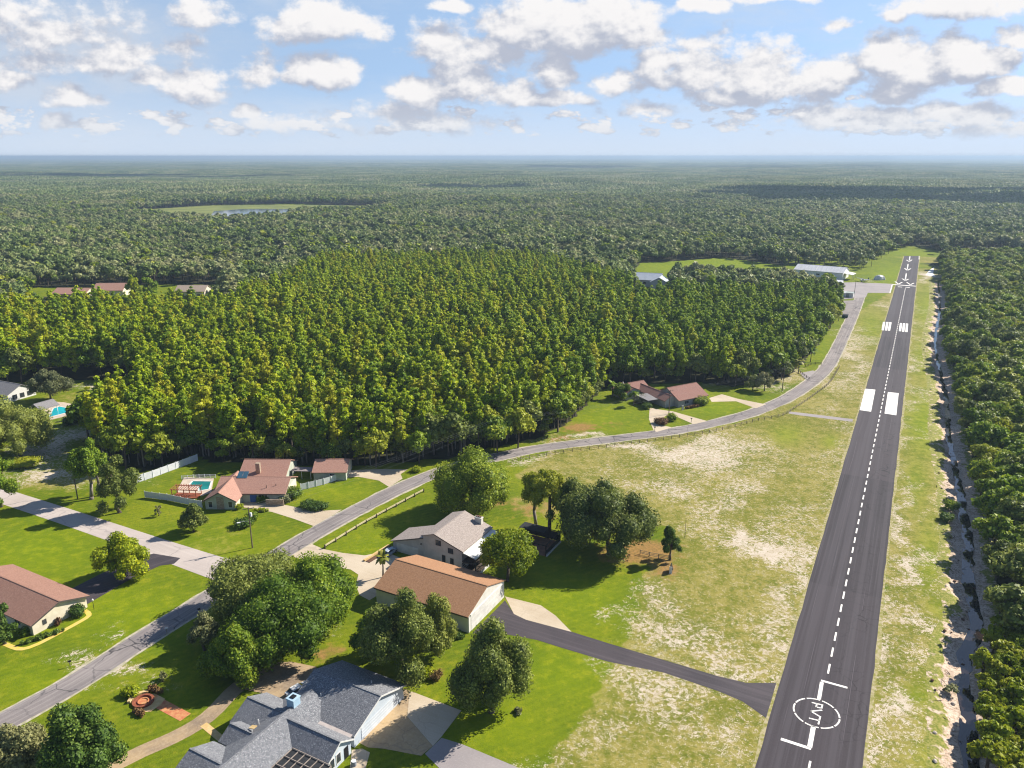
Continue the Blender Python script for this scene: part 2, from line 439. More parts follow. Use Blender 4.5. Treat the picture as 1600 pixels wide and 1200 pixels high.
def spline(pts, step):
    """Catmull-Rom resampled about every step metres"""
    P = [np.array(p, float) for p in pts]
    P = [2 * P[0] - P[1]] + P + [2 * P[-1] - P[-2]]
    out = []
    for i in range(1, len(P) - 2):
        a, b, c, d = P[i - 1:i + 3]
        n = max(2, int(np.linalg.norm(c - b) / step))
        for k in range(n):
            t = k / n
            out.append(.5 * (2 * b + (c - a) * t + (2 * a - 5 * b + 4 * c - d) * t * t + (3 * b - a - 3 * c + d) * t ** 3))
    out.append(P[-2])
    return np.array(out)

CREEK = spline(G([(1466, 440), (1468, 480), (1464, 505), (1461, 530), (1463, 552), (1474, 600), (1480, 640), (1480, 665), (1488, 710), (1500, 760), (1505, 800),
                  (1512, 840), (1510, 880), (1515, 915), (1524, 957), (1526, 982), (1511, 1007), (1506, 1040), (1508, 1075), (1514, 1120), (1512, 1150), (1518, 1200), (1530, 1300)]), 2.5)

# ------------------------------------------------------------------ ground
def build_ground():
    xs = np.concatenate([[-70000, -20000, -6000, -2500, -1200, -700, -450, -320], np.arange(-240, 341, 2.5), [380, 460, 700, 1200, 2500, 6000, 20000, 70000]])
    ys = np.concatenate([[-1500, -300, 0, 40], np.arange(60, 760, 2.5), np.arange(760, 1000, 12), [1050, 1120, 1200, 1280, 1360, 1440, 1520, 1600, 1700, 2000, 3000, 5000, 9000, 20000, 40000, 70000]])
    X, Y = np.meshgrid(xs, ys)
    nx, ny = len(xs), len(ys)
    X = X.ravel(); Y = Y.ravel()
    Z = np.zeros(X.shape)
    fine = (X > -245) & (X < 345) & (Y > 55) & (Y < 800)
    d = np.full(X.shape, 1e9); d[fine] = dist_poly([tuple(p) for p in CREEK], X[fine], Y[fine])
    Z = np.where(d < 6.5, -np.clip((6.5 - d) / 6.5, 0, 1) * 1.75, Z)
    PX, PY = pj(X, Y)
    front = Y > 30
    dry = np.zeros(X.shape)
    for p in DRY: dry = np.maximum(dry, inside(p, X, Y) * 1.0)
    dry = np.maximum(dry, spots(DRYSPOT, PX, PY))
    wx, wy = X + 5 * np.sin(Y / 7 + 1) + 3 * np.sin(Y / 2.9 + X / 4), Y + 6 * np.sin(X / 8 + 2) + 3 * np.sin(X / 3.1 - Y / 5)
    QX, QY = pj(wx, wy)
    sand = spots(SAND, QX, QY); lush = spots(LUSH, PX, PY); lit = spots(LITTER, PX, PY)
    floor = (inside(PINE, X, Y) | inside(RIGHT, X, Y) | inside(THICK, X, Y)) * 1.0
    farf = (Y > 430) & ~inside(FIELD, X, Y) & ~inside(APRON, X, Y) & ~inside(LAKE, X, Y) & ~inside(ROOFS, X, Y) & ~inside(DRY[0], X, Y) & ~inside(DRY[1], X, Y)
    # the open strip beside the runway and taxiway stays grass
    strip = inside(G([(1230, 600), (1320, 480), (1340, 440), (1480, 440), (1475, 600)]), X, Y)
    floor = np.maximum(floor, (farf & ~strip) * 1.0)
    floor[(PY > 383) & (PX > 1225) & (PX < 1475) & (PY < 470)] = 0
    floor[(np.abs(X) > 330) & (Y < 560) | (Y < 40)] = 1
    for a in (dry, sand, lush, lit): a[~front] = 0
    i, j = np.meshgrid(np.arange(nx - 1), np.arange(ny - 1))
    a = (j * nx + i).ravel()
    Q = np.stack([a, a + 1, a + nx + 1, a + nx], 1)
    m, t, p = new_mat('grass_and_sand')
    co = t.obj()
    n1 = t.noise(co, .045, 4, .6); n2 = t.noise(co, .35, 6, .65); n3 = t.noise(co, 1.5, 5, .7); n4 = t.noise(co, 5.0, 3, .7)
    A = lambda v, k: t.math('MULTIPLY', t.math('SUBTRACT', v, .5), k)
    vo = t.n('ShaderNodeTexVoronoi'); vo.inputs['Scale'].default_value = 1.7; t.put(vo.inputs['Vector'], co)
    vs = t.n('ShaderNodeSeparateColor'); t.put(vs.inputs[0], vo.outputs['Color'])
    lawn = t.mix(t.ramp(n1, .36, .64), (.105, .155, .005), (.185, .222, .007))
    lawn = t.mix(t.ramp(n2, .48, .72, 0, .75), lawn, (.30, .285, .018))
    lawn = t.mix(t.ramp(n3, .5, .32, 0, .5), lawn, (.055, .10, .004))
    lawn = t.mix(t.ramp(n4, .52, .3, 0, .45), lawn, (.03, .06, .003))
    lawn = t.mix(t.ramp(n4, .56, .72, 0, .4), lawn, (.26, .27, .03))
    mo = t.n('ShaderNodeTexWave', wave_type='BANDS', bands_direction='X'); mo.inputs['Scale'].default_value = .22; mo.inputs['Distortion'].default_value = 1.2
    rot = t.n('ShaderNodeVectorRotate', rotation_type='Z_AXIS'); rot.inputs['Angle'].default_value = radians(60); t.put(rot.inputs[0], co); t.put(mo.inputs[0], rot.outputs[0])
    lawn = t.mix(t.ramp(vs.outputs[2], .6, 1.0, 0, .35), lawn, (.06, .11, .004))
    lawn = t.mix(t.math('MULTIPLY', mo.outputs[1], .20), lawn, (.235, .285, .010))
    lu = t.mix(t.ramp(n2, .35, .7), (.150, .220, .003), (.255, .310, .004))
    lu = t.mix(t.ramp(n4, .52, .3, 0, .45), lu, (.06, .11, .003))
    lawn = t.mix(t.math('MULTIPLY', t.attr('lush'), .75), lawn, lu)
    dryc = t.mix(t.ramp(t.math('ADD', n2, A(n1, .8)), .36, .62), (.170, .178, .018), (.315, .270, .066))
    dryc = t.mix(t.ramp(n3, .48, .68, 0, .7), dryc, (.42, .36, .16))
    dryc = t.mix(t.ramp(n4, .5, .3, 0, .65), dryc, (.07, .09, .014))
    dryc = t.mix(t.ramp(vs.outputs[1], .7, 1.0, 0, .5), dryc, (.09, .125, .012))
    dryc = t.mix(t.math('MULTIPLY', t.attr('lush'), .8), dryc, lu)
    dk = t.math('ADD', t.attr('dry'), A(n2, 1.1))
    dk = t.math('ADD', dk, A(n1, .8))
    col = t.mix(t.ramp(dk, .3, .75), lawn, dryc)
    lk = t.math('ADD', t.attr('litter'), A(n2, 1.4))
    col = t.mix(t.ramp(lk, .3, .8, 0, .9), col, t.mix(t.ramp(n3, .35, .65), (.40, .22, .08), (.23, .14, .05)))
    # sand shows through as broken speckle, more of it where the turf is thin
    br = t.math('ADD', t.math('ADD', A(n3, 1.5), A(n4, 3.4)), t.math('ADD', A(n2, 1.3), A(n1, .8)))
    br = t.math('ADD', br, A(vs.outputs[0], .75))
    wt = t.math('ADD', t.math('MULTIPLY', t.attr('sand'), 1.05), t.math('MULTIPLY', t.attr('dry'), .10))
    wt = t.math('SUBTRACT', wt, t.math('MULTIPLY', t.attr('lush'), .3))
    sk = t.ramp(t.math('ADD', wt, br), .52, .82)
    sk = t.math('MULTIPLY', sk, t.ramp(wt, .02, .2))
    col = t.mix(sk, col, t.mix(t.ramp(n2, .35, .65), (.66, .57, .47), (.54, .45, .34)))
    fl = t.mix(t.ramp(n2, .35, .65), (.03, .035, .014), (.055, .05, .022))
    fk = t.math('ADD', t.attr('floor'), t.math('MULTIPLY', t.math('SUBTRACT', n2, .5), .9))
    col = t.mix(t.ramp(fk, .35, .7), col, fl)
    col = t.vec('MULTIPLY', col, (.84, .84, .84))
    t.put(p.inputs['Base Color'], col)
    p.inputs['Roughness'].default_value = .95; p.inputs['Specular IOR Level'].default_value = .1
    bn = t.n('ShaderNodeBump'); bn.inputs['Strength'].default_value = .5; bn.inputs['Distance'].default_value = .12
    t.put(bn.inputs['Height'], t.math('ADD', n3, n4)); t.put(p.inputs['Normal'], bn.outputs[0])
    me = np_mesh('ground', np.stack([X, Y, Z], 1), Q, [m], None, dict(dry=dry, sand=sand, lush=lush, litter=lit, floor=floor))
    me.polygons.foreach_set('use_smooth', [True] * len(Q))
    tag(link('ground', me), 'grass and sandy ground', kind='structure')
build_ground()

def sheet(name, pts, z, m, parent=None, kind='structure', grain=TH):
    """flat paved area; pts in metres"""
    me = bpy.data.meshes.new(name)
    me.from_pydata([(x, y, z) for x, y in pts], [], [tuple(range(len(pts)))])
    me.materials.append(m)
    uv = me.uv_layers.new(name='UVMap')
    c, s = cos(grain), sin(grain)
    for l in me.loops:
        x, y = pts[l.vertex_index]
        uv.data[l.index].uv = (-x * s + y * c, x * c + y * s)
    me.update()
    if me.polygons[0].normal.z < 0: me.flip_normals()
    o = bpy.data.objects.new(name, me); C.objects.link(o)
    if parent: o.parent = parent
    elif kind: o['kind'] = kind
    return o

def ribbon(name, pts, w, z, m, step=3.0, kind='structure', smooth=True, jitter=0.0, parent=None):
    c = spline(pts, step) if smooth else np.array(pts, float)
    t = np.gradient(c, axis=0); t /= np.linalg.norm(t, axis=1)[:, None]
    n = np.stack([-t[:, 1], t[:, 0]], 1)
    s = np.concatenate([[0], np.cumsum(np.linalg.norm(np.diff(c, axis=0), axis=1))])
    W = np.full(len(c), w) if not hasattr(w, '__len__') else np.interp(s / s[-1], np.linspace(0, 1, len(w)), w)
    jl = RNG.normal(0, jitter, len(c)); jr = RNG.normal(0, jitter, len(c))
    L = c + n * (W / 2 + jl)[:, None]; R = c - n * (W / 2 + jr)[:, None]
    V = [(*a, z) for a in L] + [(*a, z) for a in R]
    k = len(c)
    F = [(k + i, k + i + 1, i + 1, i) for i in range(k - 1)]
    me = bpy.data.meshes.new(name); me.from_pydata(V, [], F); me.materials.append(m)
    uv = me.uv_layers.new(name='UVMap')
    for l in me.loops:
        i = l.vertex_index
        uv.data[l.index].uv = ((W[i % k] if i < k else 0), s[i % k])
    me.update()
    o = bpy.data.objects.new(name, me); C.objects.link(o)
    if parent: o.parent = parent
    elif kind: o['kind'] = kind
    return o

# ------------------------------------------------------------------ roads, drives, pads
ROAD = G([(-60, 1165), (0, 1131), (117, 1067), (213, 1005), (300, 951), (375, 903), (442, 863), (511, 822), (575, 788), (640, 756), (710, 730),
          (787, 712), (850, 699.5), (966, 685), (1043, 675), (1102, 664), (1172, 646), (1228, 623), (1268, 597), (1291, 575), (1306, 550), (1320, 520), (1332, 494), (1344, 464)])
ribbon('road_edge', ROAD, 6.6, .012, M['edge'], jitter=.18)
ribbon('road', ROAD, 5.5, .024, M['road'])
SIDE = G([(-80, 750), (-20, 767), (17, 779), (100, 806), (180, 833), (245, 855), (300, 874), (345, 889), (378, 900)])
ribbon('side_road', SIDE, [6.4, 6.4, 6.6, 7.0, 8.5], .018, M['paleroad'])
sheet('taxi_path', G([(1233, 643), (1252, 645), (1333, 655), (1332, 659), (1250, 649), (1232, 646)]), .015, M['apron'])
sheet('hangar_driveway', G([(738, 990), (789, 938), (803, 959), (822, 968), (892, 987), (950, 1005), (1040, 1032), (1120, 1056), (1166, 1067), (1213, 1067), (1197, 1122),
                            (1160, 1096), (1125, 1081), (1037, 1051), (950, 1034), (880, 1013), (839, 1000), (790, 991)]), .018, M['blacktop'], grain=TH)
sheet('hangar_pad', G([(789, 932), (845, 946), (868, 962), (893, 987.5), (822, 968.5), (803, 959.5)]), .03, M['concrete'])
sheet('house_driveway', G([(456, 868), (487, 850), (505, 858), (535, 864), (570, 868), (600, 862), (612, 866), (655, 885), (640, 905), (604, 922), (577, 938), (562, 930), (556, 915), (560, 898), (548, 890), (525, 886), (500, 884), (478, 880)]), .03, M['concrete'])
sheet('ranch_driveway', G([(372, 786), (395, 783), (420, 785), (450, 790), (480, 796), (505, 798), (534, 796.5), (490, 822), (460, 811), (425, 800), (390, 794), (372, 792)]), .03, M['concrete'])
sheet('garage_driveway', G([(541, 735), (600, 733), (637, 733.5), (626, 741), (629, 748), (608, 761), (592, 751), (560, 745), (541, 746)]), .03, M['concrete'])
sheet('courtyard_driveway', G([(1015, 637), (1030, 640), (1052, 643), (1062, 646), (1105, 658), (1084, 663), (1050, 648), (1040, 650), (1033, 656), (1033, 664), (1050, 668), (1026, 675), (1021, 672), (1014, 655)]), .03, M['concrete'])
sheet('carport_driveway', G([(1108, 622), (1128, 616), (1152, 623), (1197, 632), (1181, 638), (1150, 627), (1112, 628)]), .03, M['concrete'])
sheet('corner_driveway', G([(82, 935), (163, 894), (214, 872), (240, 865), (282, 872), (272, 881), (250, 884), (204, 905), (128, 949), (112, 945)]), .03, M['blacktop'], grain=radians(40))
ribbon('yellow_path', G([(8, 1006), (22, 1012), (36, 1014), (60, 1006), (100, 985), (134, 966), (139, 960), (134, 955), (124, 952)]), 1.0, .03, M['yellowpaint'], 1.0)
ribbon('garden_driveway', G([(150, 1208), (190, 1190), (222, 1174), (270, 1153), (310, 1131), (338, 1108), (362, 1082), (395, 1055), (420, 1040)]), 3.1, .024, M['padstain'], 1.5)
ribbon('house_path', G([(318, 1132), (352, 1160)]), 1.2, .034, M['sandstone'], smooth=False)
ribbon('brick_path', G([(247, 1098), (290, 1121)]), 2.1, .030, M['brick'], smooth=False)
sheet('patio', G([(205, 1098), (225, 1086), (242, 1084), (258, 1092), (252, 1100), (236, 1112), (222, 1113)]), .036, M['sandstone'])
sheet('parking_pad', G([(379, 1077), (417, 1036), (455, 1034), (494, 1042), (500, 1062), (476, 1085), (446, 1094), (414, 1084)]), .034, M['padstain'])
sheet('stained_pad', G([(560, 1160), (629, 1076), (640, 1079), (636, 1120), (676, 1166), (658, 1181), (600, 1170), (575, 1168)]), .03, M['padstain'])
sheet('hangar_apron', G([(640, 1079.3), (721, 1110.5), (690, 1151), (676.3, 1166), (636.3, 1120)]), .036, M['concrete'])
sheet('rear_drive', G([(690, 1153), (722, 1163), (830, 1208), (700, 1214), (664, 1178)]), .03, M['apron'])
sheet('house_walk', G([(550, 1172), (566, 1170), (578, 1176), (570, 1205), (546, 1205)]), .038, M['concrete'])
sheet('airfield_apron', G([(1300, 442), (1337, 441), (1396, 443.6), (1391.5, 458), (1356, 457.5), (1353, 464.5), (1316, 468), (1300, 456)]), .03, M['apron'])
sheet('airfield_parking', G([(1316, 470), (1338, 469), (1326, 495), (1311, 494)]), .034, M['road'])
sheet('turnout', G([(1258, 592), (1250, 583), (1270, 579), (1283, 582), (1275, 592)]), .016, M['apron'])
sheet('white_sand', G([(1446, 430), (1452, 422), (1460, 417), (1458, 427), (1462, 432)]), .02, M['marking'])
sheet('lake_water', G([(326, 343), (334, 330), (380, 326.5), (470, 326.5), (486, 330), (440, 335), (420, 342), (365, 346)]), .06, M['lake'])
sheet('marsh', G([(150, 345), (190, 332), (260, 324.5), (330, 321), (450, 319.5), (600, 322), (625, 325), (560, 333), (440, 346), (330, 350)]), .03, mat('marsh_grass', (.22, .24, .05), (.15, .18, .04), .02, .95))

# ------------------------------------------------------------------ runway and its paint
rl0, rr0 = np.array(gp(1180, 1200)), np.array(gp(1348, 1200))
rl1, rr1 = np.array(gp(1413, 400)), np.array(gp(1436.5, 400))
def ext(a, b, t): return a + (b - a) * t
RC = [(rl0 + rr0) / 2, (rl1 + rr1) / 2]
RDIR = (RC[1] - RC[0]) / np.linalg.norm(RC[1] - RC[0]); RNRM = np.array([RDIR[1], -RDIR[0]])
def build_runway():
    n = 140
    V = []; L = []; 
    for k in range(n + 1):
        t = -.06 + 1.06 * k / n
        V.append((*(ext(rl0, rl1, t) - RNRM * RNG.normal(0, .06)), .030)); V.append((*(ext(rr0, rr1, t) + RNRM * RNG.normal(0, .06)), .030))
    me = bpy.data.meshes.new('runway'); me.from_pydata(V, [], [(2 * i, 2 * i + 1, 2 * i + 3, 2 * i + 2) for i in range(n)])
    uv = me.uv_layers.new(name='UVMap')
    for l in me.loops:
        p = np.array(V[l.vertex_index][:2]) - RC[0]
        uv.data[l.index].uv = (p @ RNRM, p @ RDIR)
    # asphalt of several resurfacing lots
    m, t, p = new_mat('runway_asphalt')
    u = t.uv()
    sep = t.n('ShaderNodeSeparateXYZ'); t.put(sep.inputs[0], u)
    st = t.noise(t.vec('MULTIPLY', u, (2.2, .02, 1)), 1.0, 5, .65)
    bl = t.noise(t.vec('MULTIPLY', u, (.5, .05, 1)), .6, 4, .6)
    fi = t.noise(u, 4.0, 4, .7)
    lot = t.n('ShaderNodeTexWhiteNoise', noise_dimensions='1D'); t.put(lot.inputs['W'], t.math('FLOOR', t.math('MULTIPLY', t.math('ADD', sep.outputs[1], 11.0), 1 / 68.0)))
    col = t.mix(t.ramp(bl, .35, .65), (.050, .042, .048), (.034, .029, .034))
    col = t.mix(t.math('MULTIPLY', lot.outputs[0], .65), col, (.085, .071, .078))
    col = t.mix(t.ramp(st, .5, .74, 0, .5), col, (.115, .102, .112))
    col = t.mix(t.ramp(fi, .5, .78, 0, .45), col, (.10, .09, .098))
    col = t.mix(t.ramp(fi, .48, .25, 0, .5), col, (.028, .026, .032))
    wob = t.n('ShaderNodeTexNoise'); t.put(wob.inputs['Vector'], u); wob.inputs['Scale'].default_value = .6
    v = t.n('ShaderNodeTexVoronoi', feature='DISTANCE_TO_EDGE'); v.inputs['Scale'].default_value = .3
    t.put(v.inputs['Vector'], t.vec('ADD', u, t.vec('MULTIPLY', wob.outputs[1], (1.6, 1.6, 0))))
    k = t.math('MULTIPLY', t.ramp(v.outputs[0], 0, .04, 1, 0), t.ramp(sep.outputs[0], -2, 4, .12, .85))
    k = t.math('MULTIPLY', k, t.ramp(t.noise(u, .06, 2), .42, .6, .1, 1))
    col = t.mix(k, col, (.016, .015, .018))
    # long pale scrape lines left of the centre line
    sx = t.math('ADD', sep.outputs[0], t.math('MULTIPLY', t.noise(t.vec('MULTIPLY', u, (0, .015, 0)), 1.0, 2), 1.2))
    fr = t.math('ABSOLUTE', t.math('SUBTRACT', t.math('FRACT', t.math('MULTIPLY', sx, .55)), .5))
    ln = t.math('MULTIPLY', t.ramp(fr, 0, .035, 1, 0), t.ramp(t.noise(t.vec('MULTIPLY', u, (1.3, .03, 1)), 1.0, 2), .5, .62, 0, .55))
    col = t.mix(ln, col, (.24, .22, .24))
    bandu = t.noise(t.vec('MULTIPLY', u, (.55, .004, 1)), 1.0, 3, .6)
    col = t.mix(t.ramp(bandu, .44, .6, 0, .5), col, (.10, .09, .098))
    col = t.vec('MULTIPLY', col, (.70, .685, .71))
    t.put(p.inputs['Base Color'], col); p.inputs['Roughness'].default_value = .8
    me.materials.append(m); me.update()
    if me.polygons[0].normal.z < 0: me.flip_normals()
    o = link('runway', me); tag(o, 'dark asphalt runway', kind='structure')
    return o
runway = build_runway()
ribbon('runway_verge', [tuple(ext(rl0, rl1, t) - RNRM * .15) for t in np.linspace(-.06, 1, 120)], .8, .014, M['verge'], smooth=False, jitter=.16)
ribbon('runway_verge', [tuple(ext(rr0, rr1, t) + RNRM * .15) for t in np.linspace(-.06, 1, 120)], .8, .014, M['verge'], smooth=False, jitter=.18)

ZM = .048
def stroke(mb, a, b, w, grow=0.0):
    a = np.array(a); b = np.array(b); d = (b - a) / np.linalg.norm(b - a); n = np.array([-d[1], d[0]]) * w / 2
    a = a - d * grow; b = b + d * grow
    q = [a - n, b - n, b + n, a + n]
    mb.face([(*p, ZM) for p in q])
def poly(mb, pts): 
    P = [(*gp(*p), ZM) for p in pts]
    a = sum(P[i][0] * P[(i + 1) % len(P)][1] - P[(i + 1) % len(P)][0] * P[i][1] for i in range(len(P)))
    mb.face(P if a > 0 else P[::-1])

def dashes():
    s0 = (np.array(gp(1287.5, 1051)) - RC[0]) @ RDIR
    send = (np.array(gp(1410, 449)) - RC[0]) @ RDIR
    per = 5.55; k = 0; rest = MB(); n = 0
    Ltot = np.linalg.norm(RC[1] - RC[0])
    list_s = [(np.array(gp(1261, 1187)) - RC[0]) @ RDIR - 3.2] + list(np.arange(s0, send, per))
    for s in list_s:
        a = RC[0] + (RC[1] - RC[0]) * (s / Ltot); b = RC[0] + (RC[1] - RC[0]) * ((s + 3.1) / Ltot)
        mb = MB() if n < 100 else rest
        stroke(mb, a, b, .34)
        n += 1
        if mb is not rest: mb.build('centre_dash', M['marking'], runway)
    if rest.f: tag(rest.build('far_centre_dashes', M['marking'], runway), kind='stuff')
dashes()
def Z3(x, y): return gp(1180 + x / 7.5, 1040 + y / 7.5)
def pvt():
    mb = MB(); stroke(mb, Z3(785, 180), Z3(1066, 258), .52, .2); s2 = MB()
    stroke(mb, Z3(781, 196), Z3(747, 395), .62)
    mb.build('landing_strip_marker', M['marking'], runway)
    mb = MB(); stroke(mb, Z3(683, 712), Z3(637, 962), .74); stroke(mb, Z3(655, 977), Z3(300, 862), .62)
    mb.build('landing_strip_marker', M['marking'], runway)
    c = np.array(gp(1275.6, 1114.2)); r = 3.62
    mb = MB()
    for k in range(9):
        a0 = 2 * pi * k / 9 + .35; pts = [c + r * np.array([cos(a0 + .6 * i / 6), sin(a0 + .6 * i / 6)]) for i in range(7)]
        for p, q in zip(pts[:-1], pts[1:]): stroke(mb, p, q, .28, .015)
    mb.build('dashed_circle', M['marking'], runway)
    w = .27
    for nm, ls in (('letter_p', [((665, 435), (785, 463)), ((788, 458), (776, 506)), ((776, 502), (712, 486)), ((713, 490), (722, 449))]),
                   ('letter_v', [((648, 538), (782, 524)), ((648, 534), (768, 606))]),
                   ('letter_t', [((632, 618), (752, 648)), ((758, 612), (740, 690))])):
        mb = MB()
        for a, b in ls: stroke(mb, Z3(*a), Z3(*b), w, .04)
        mb.build(nm, M['marking'], runway)
pvt()
def bars():
    for q in ([(1351.7, 607.5), (1367.8, 609), (1361, 643.5), (1343.2, 640.8)], [(1387.3, 612.7), (1404.2, 614.5), (1400.5, 649), (1382, 646.2)]):
        mb = MB(); poly(mb, q); mb.build('aiming_block', M['marking'], runway)
    for tx, ty, bx, by in ((343, 153, 328, 240), (377, 154, 362, 242), (409, 157, 393, 244), (519, 165, 508, 250), (551, 167, 541, 255), (582, 170, 575, 258)):
        f = lambda x, y: (1330 + x / 6.667, 480 + y / 6.667)
        mb = MB(); poly(mb, [f(tx - 12, ty), f(tx + 12, ty + 2), f(bx + 12, by + 2), f(bx - 12, by)]); mb.build('threshold_stripe', M['marking'], runway)
    f = lambda x, y: gp(1220 + x / 6.154, 390 + y / 6.154)
    mb = MB(); stroke(mb, f(1072, 336), f(1298, 352), 2.6); mb.build('threshold_bar', M['marking'], runway)
    for a, b, c in (((1100, 308), (1132, 332), (1166, 314)), ((1212, 315), (1245, 338), (1280, 322))):
        mb = MB(); stroke(mb, f(*a), f(*b), .9, .3); stroke(mb, f(*c), f(*b), .9, .3); mb.build('chevron', M['marking'], runway)
    for a, b in (((1126, 358), (1166, 361)), ((1200, 362), (1240, 365))):
        mb = MB(); stroke(mb, f(*a), f(*b), 2.0); mb.build('threshold_block', M['marking'], runway)
    for s, e, l, h, r in (((1242, 66), (1236, 104), (1208, 100), (1235, 116), (1262, 98)), ((1224, 140), (1216, 190), (1190, 180), (1217, 201), (1250, 183)), ((1207, 230), (1198, 288), (1168, 280), (1197, 299), (1228, 283))):
        mb = MB(); stroke(mb, f(*s), f(*e), .8); stroke(mb, f(*l), f(*h), .9, .2); stroke(mb, f(*r), f(*h), .9, .2); mb.build('arrow', M['marking'], runway)
    mb = MB(); stroke(mb, f(1072, 336), f(1049, 418), .6); mb.build('holding_line', M['marking'], runway)
    mb = MB(); stroke(mb, f(1330, 62), f(1329, 95), .5); mb.build('holding_line', M['marking'], runway)
bars()

# ------------------------------------------------------------------ creek
def build_creek():
    c = CREEK; k = len(c)
    t = np.gradient(c, axis=0); t /= np.linalg.norm(t, axis=1)[:, None]
    n = np.stack([-t[:, 1], t[:, 0]], 1)
    if n[0] @ RNRM > 0: n = -n          # n points to the runway side
    prof = [(7.6, -.3), (6.2, -.16), (5.0, -.16), (4.2, -.34), (3.0, -.62), (1.9, -.82), (.9, -1.0), (0, -1.08), (-1.0, -1.05), (-2.4, -.8), (-4.2, -.25), (-7.0, -.3)]
    V = []; 
    for i in range(k):
        w = min(1.2, max(.5, (.58 if i < k * .74 else .95) + .2 * sin(i * .9) + RNG.normal(0, .13)))
        for o, z in prof:
            ww = w if o > 0 else 1
            jo = RNG.normal(0, .28) if abs(o) < 7 else RNG.normal(0, .5)
            V.append((*(c[i] + n[i] * (o * (ww if abs(o) < 6 else 1) + jo) * 1.0), z + (RNG.normal(0, .10) if abs(o) < 5 else 0)))
    m = len(prof)
    Q = [(i * m + j, (i + 1) * m + j, (i + 1) * m + j + 1, i * m + j + 1) for i in range(k - 1) for j in range(m - 1)]
    mt, tt, p = new_mat('creek_bank_sand')
    co = tt.obj(); n2 = tt.noise(co, .5, 5, .65); n3 = tt.noise(co, 2.2, 4, .7)
    col = tt.mix(tt.ramp(n2, .35, .65), (.62, .50, .40), (.44, .33, .25))
    col = tt.mix(tt.ramp(n3, .5, .72), col, (.74, .65, .55))
    col = tt.mix(tt.ramp(n3, .50, .34, 0, .85), col, (.13, .095, .06))
    sep = tt.n('ShaderNodeSeparateXYZ'); tt.put(sep.inputs[0], co)
    edge = tt.ramp(tt.math('ADD', sep.outputs[2], tt.math('MULTIPLY', tt.math('SUBTRACT', n2, .5), 2.2)), -.50, -.24)
    col = tt.mix(edge, col, tt.mix(tt.ramp(n3, .4, .6), (.15, .19, .02), (.31, .29, .08)))
    col = tt.vec('MULTIPLY', col, (.86, .83, .80))
    tt.put(p.inputs['Base Color'], col); p.inputs['Roughness'].default_value = .95
    me = np_mesh('creek_bank', np.array(V), np.array(Q), [mt])
    o = link('creek_bank', me); tag(o, kind='structure')
    if me.polygons[0].normal.z < 0: me.flip_normals()
    s = np.linspace(0, 1, k)
    cw = c - n * .2
    ribbon('creek_water', [tuple(p) for p in cw], [1.2, 1.0, 1.4, 1.1, 1.5, 1.9, 2.6, 2.6], -.92, M['creek'], smooth=False, jitter=.25)
build_creek()

def creek_debris():
    rng = np.random.default_rng(5); mb = MB()
    for k in range(420):
        i = rng.integers(3, len(CREEK) - 1); p = CREEK[i]; t = CREEK[i] - CREEK[i - 1]; t = t / np.linalg.norm(t); n = np.array([-t[1], t[0]])
        if n @ RNRM > 0: n = -n
        o = rng.uniform(-1.5, 5.2); x, y = p + n * o + t * rng.uniform(-1.5, 1.5); z = -1.0 + max(0, abs(o) - 1) * .24
        if rng.random() < .6:
            r = rng.uniform(.12, .42); mb.v += [(x + q[0] * r * rng.uniform(.7, 1.3), y + q[1] * r * rng.uniform(.7, 1.3), z + q[2] * r * .6) for q in ICO_S[0]]
            b = len(mb.v) - len(ICO_S[0]); mb.f += [tuple(int(v) + b for v in f) for f in ICO_S[1]]; mb.m += [int(rng.random() < .4)] * len(ICO_S[1])
        else:
            a = rng.uniform(0, 6.28); l = rng.uniform(.6, 1.8); mb.tube((x, y, z + .05), (x + l * cos(a), y + l * sin(a), z + rng.uniform(.1, .5)), rng.uniform(.04, .09), .02, 5, True, 2)
    o = mb.build('creek_debris', [mat('pale_stones', (.62, .54, .46), (.45, .37, .30), 2, .95), M['mulch'], M['bark']])
    tag(o, 'stones and driftwood strewn along the sandy creek bed', kind='stuff')

# ------------------------------------------------------------------ buildings
def gable(walls, roof, u0, u1, v0, v1, he, hr, ridge='u', ov=.5, th=.2, rake=.35, open_ends=()):
    """pitched block: walls to the eaves with gable ends, two roof slabs with overhang"""
    if ridge == 'u':
        T = lambda a, b, z: (a, b, z); a0, a1, b0, b1 = u0, u1, v0, v1
    else:
        T = lambda a, b, z: (b, a, z); a0, a1, b0, b1 = v0, v1, u0, u1
    bm = (b0 + b1) / 2
    if walls is not None:
        walls.face([T(a0, b0, 0), T(a1, b0, 0), T(a1, b0, he), T(a0, b0, he)])
        walls.face([T(a1, b1, 0), T(a0, b1, 0), T(a0, b1, he), T(a1, b1, he)])
        if 0 not in open_ends: walls.face([T(a0, b1, 0), T(a0, b0, 0), T(a0, b0, he), T(a0, bm, hr), T(a0, b1, he)])
        if 1 not in open_ends: walls.face([T(a1, b0, 0), T(a1, b1, 0), T(a1, b1, he), T(a1, bm, hr), T(a1, b0, he)])
    s = (hr - he) / (bm - b0)
    for b, sg in ((b0, -1), (b1, 1)):
        roof.slab([T(a0 - rake, bm, hr + th), T(a1 + rake, bm, hr + th), T(a1 + rake, b + sg * ov, he - ov * s + th), T(a0 - rake, b + sg * ov, he - ov * s + th)], th)
    # ridge cap
    roof.box(*(sorted([T(a0 - rake, 0, 0)[0], T(a1 + rake, 0, 0)[0]]) if ridge == 'u' else [bm - .14, bm + .14]),
             *([bm - .14, bm + .14] if ridge == 'u' else sorted([a0 - rake, a1 + rake])), hr + th - .06, hr + th + .035)

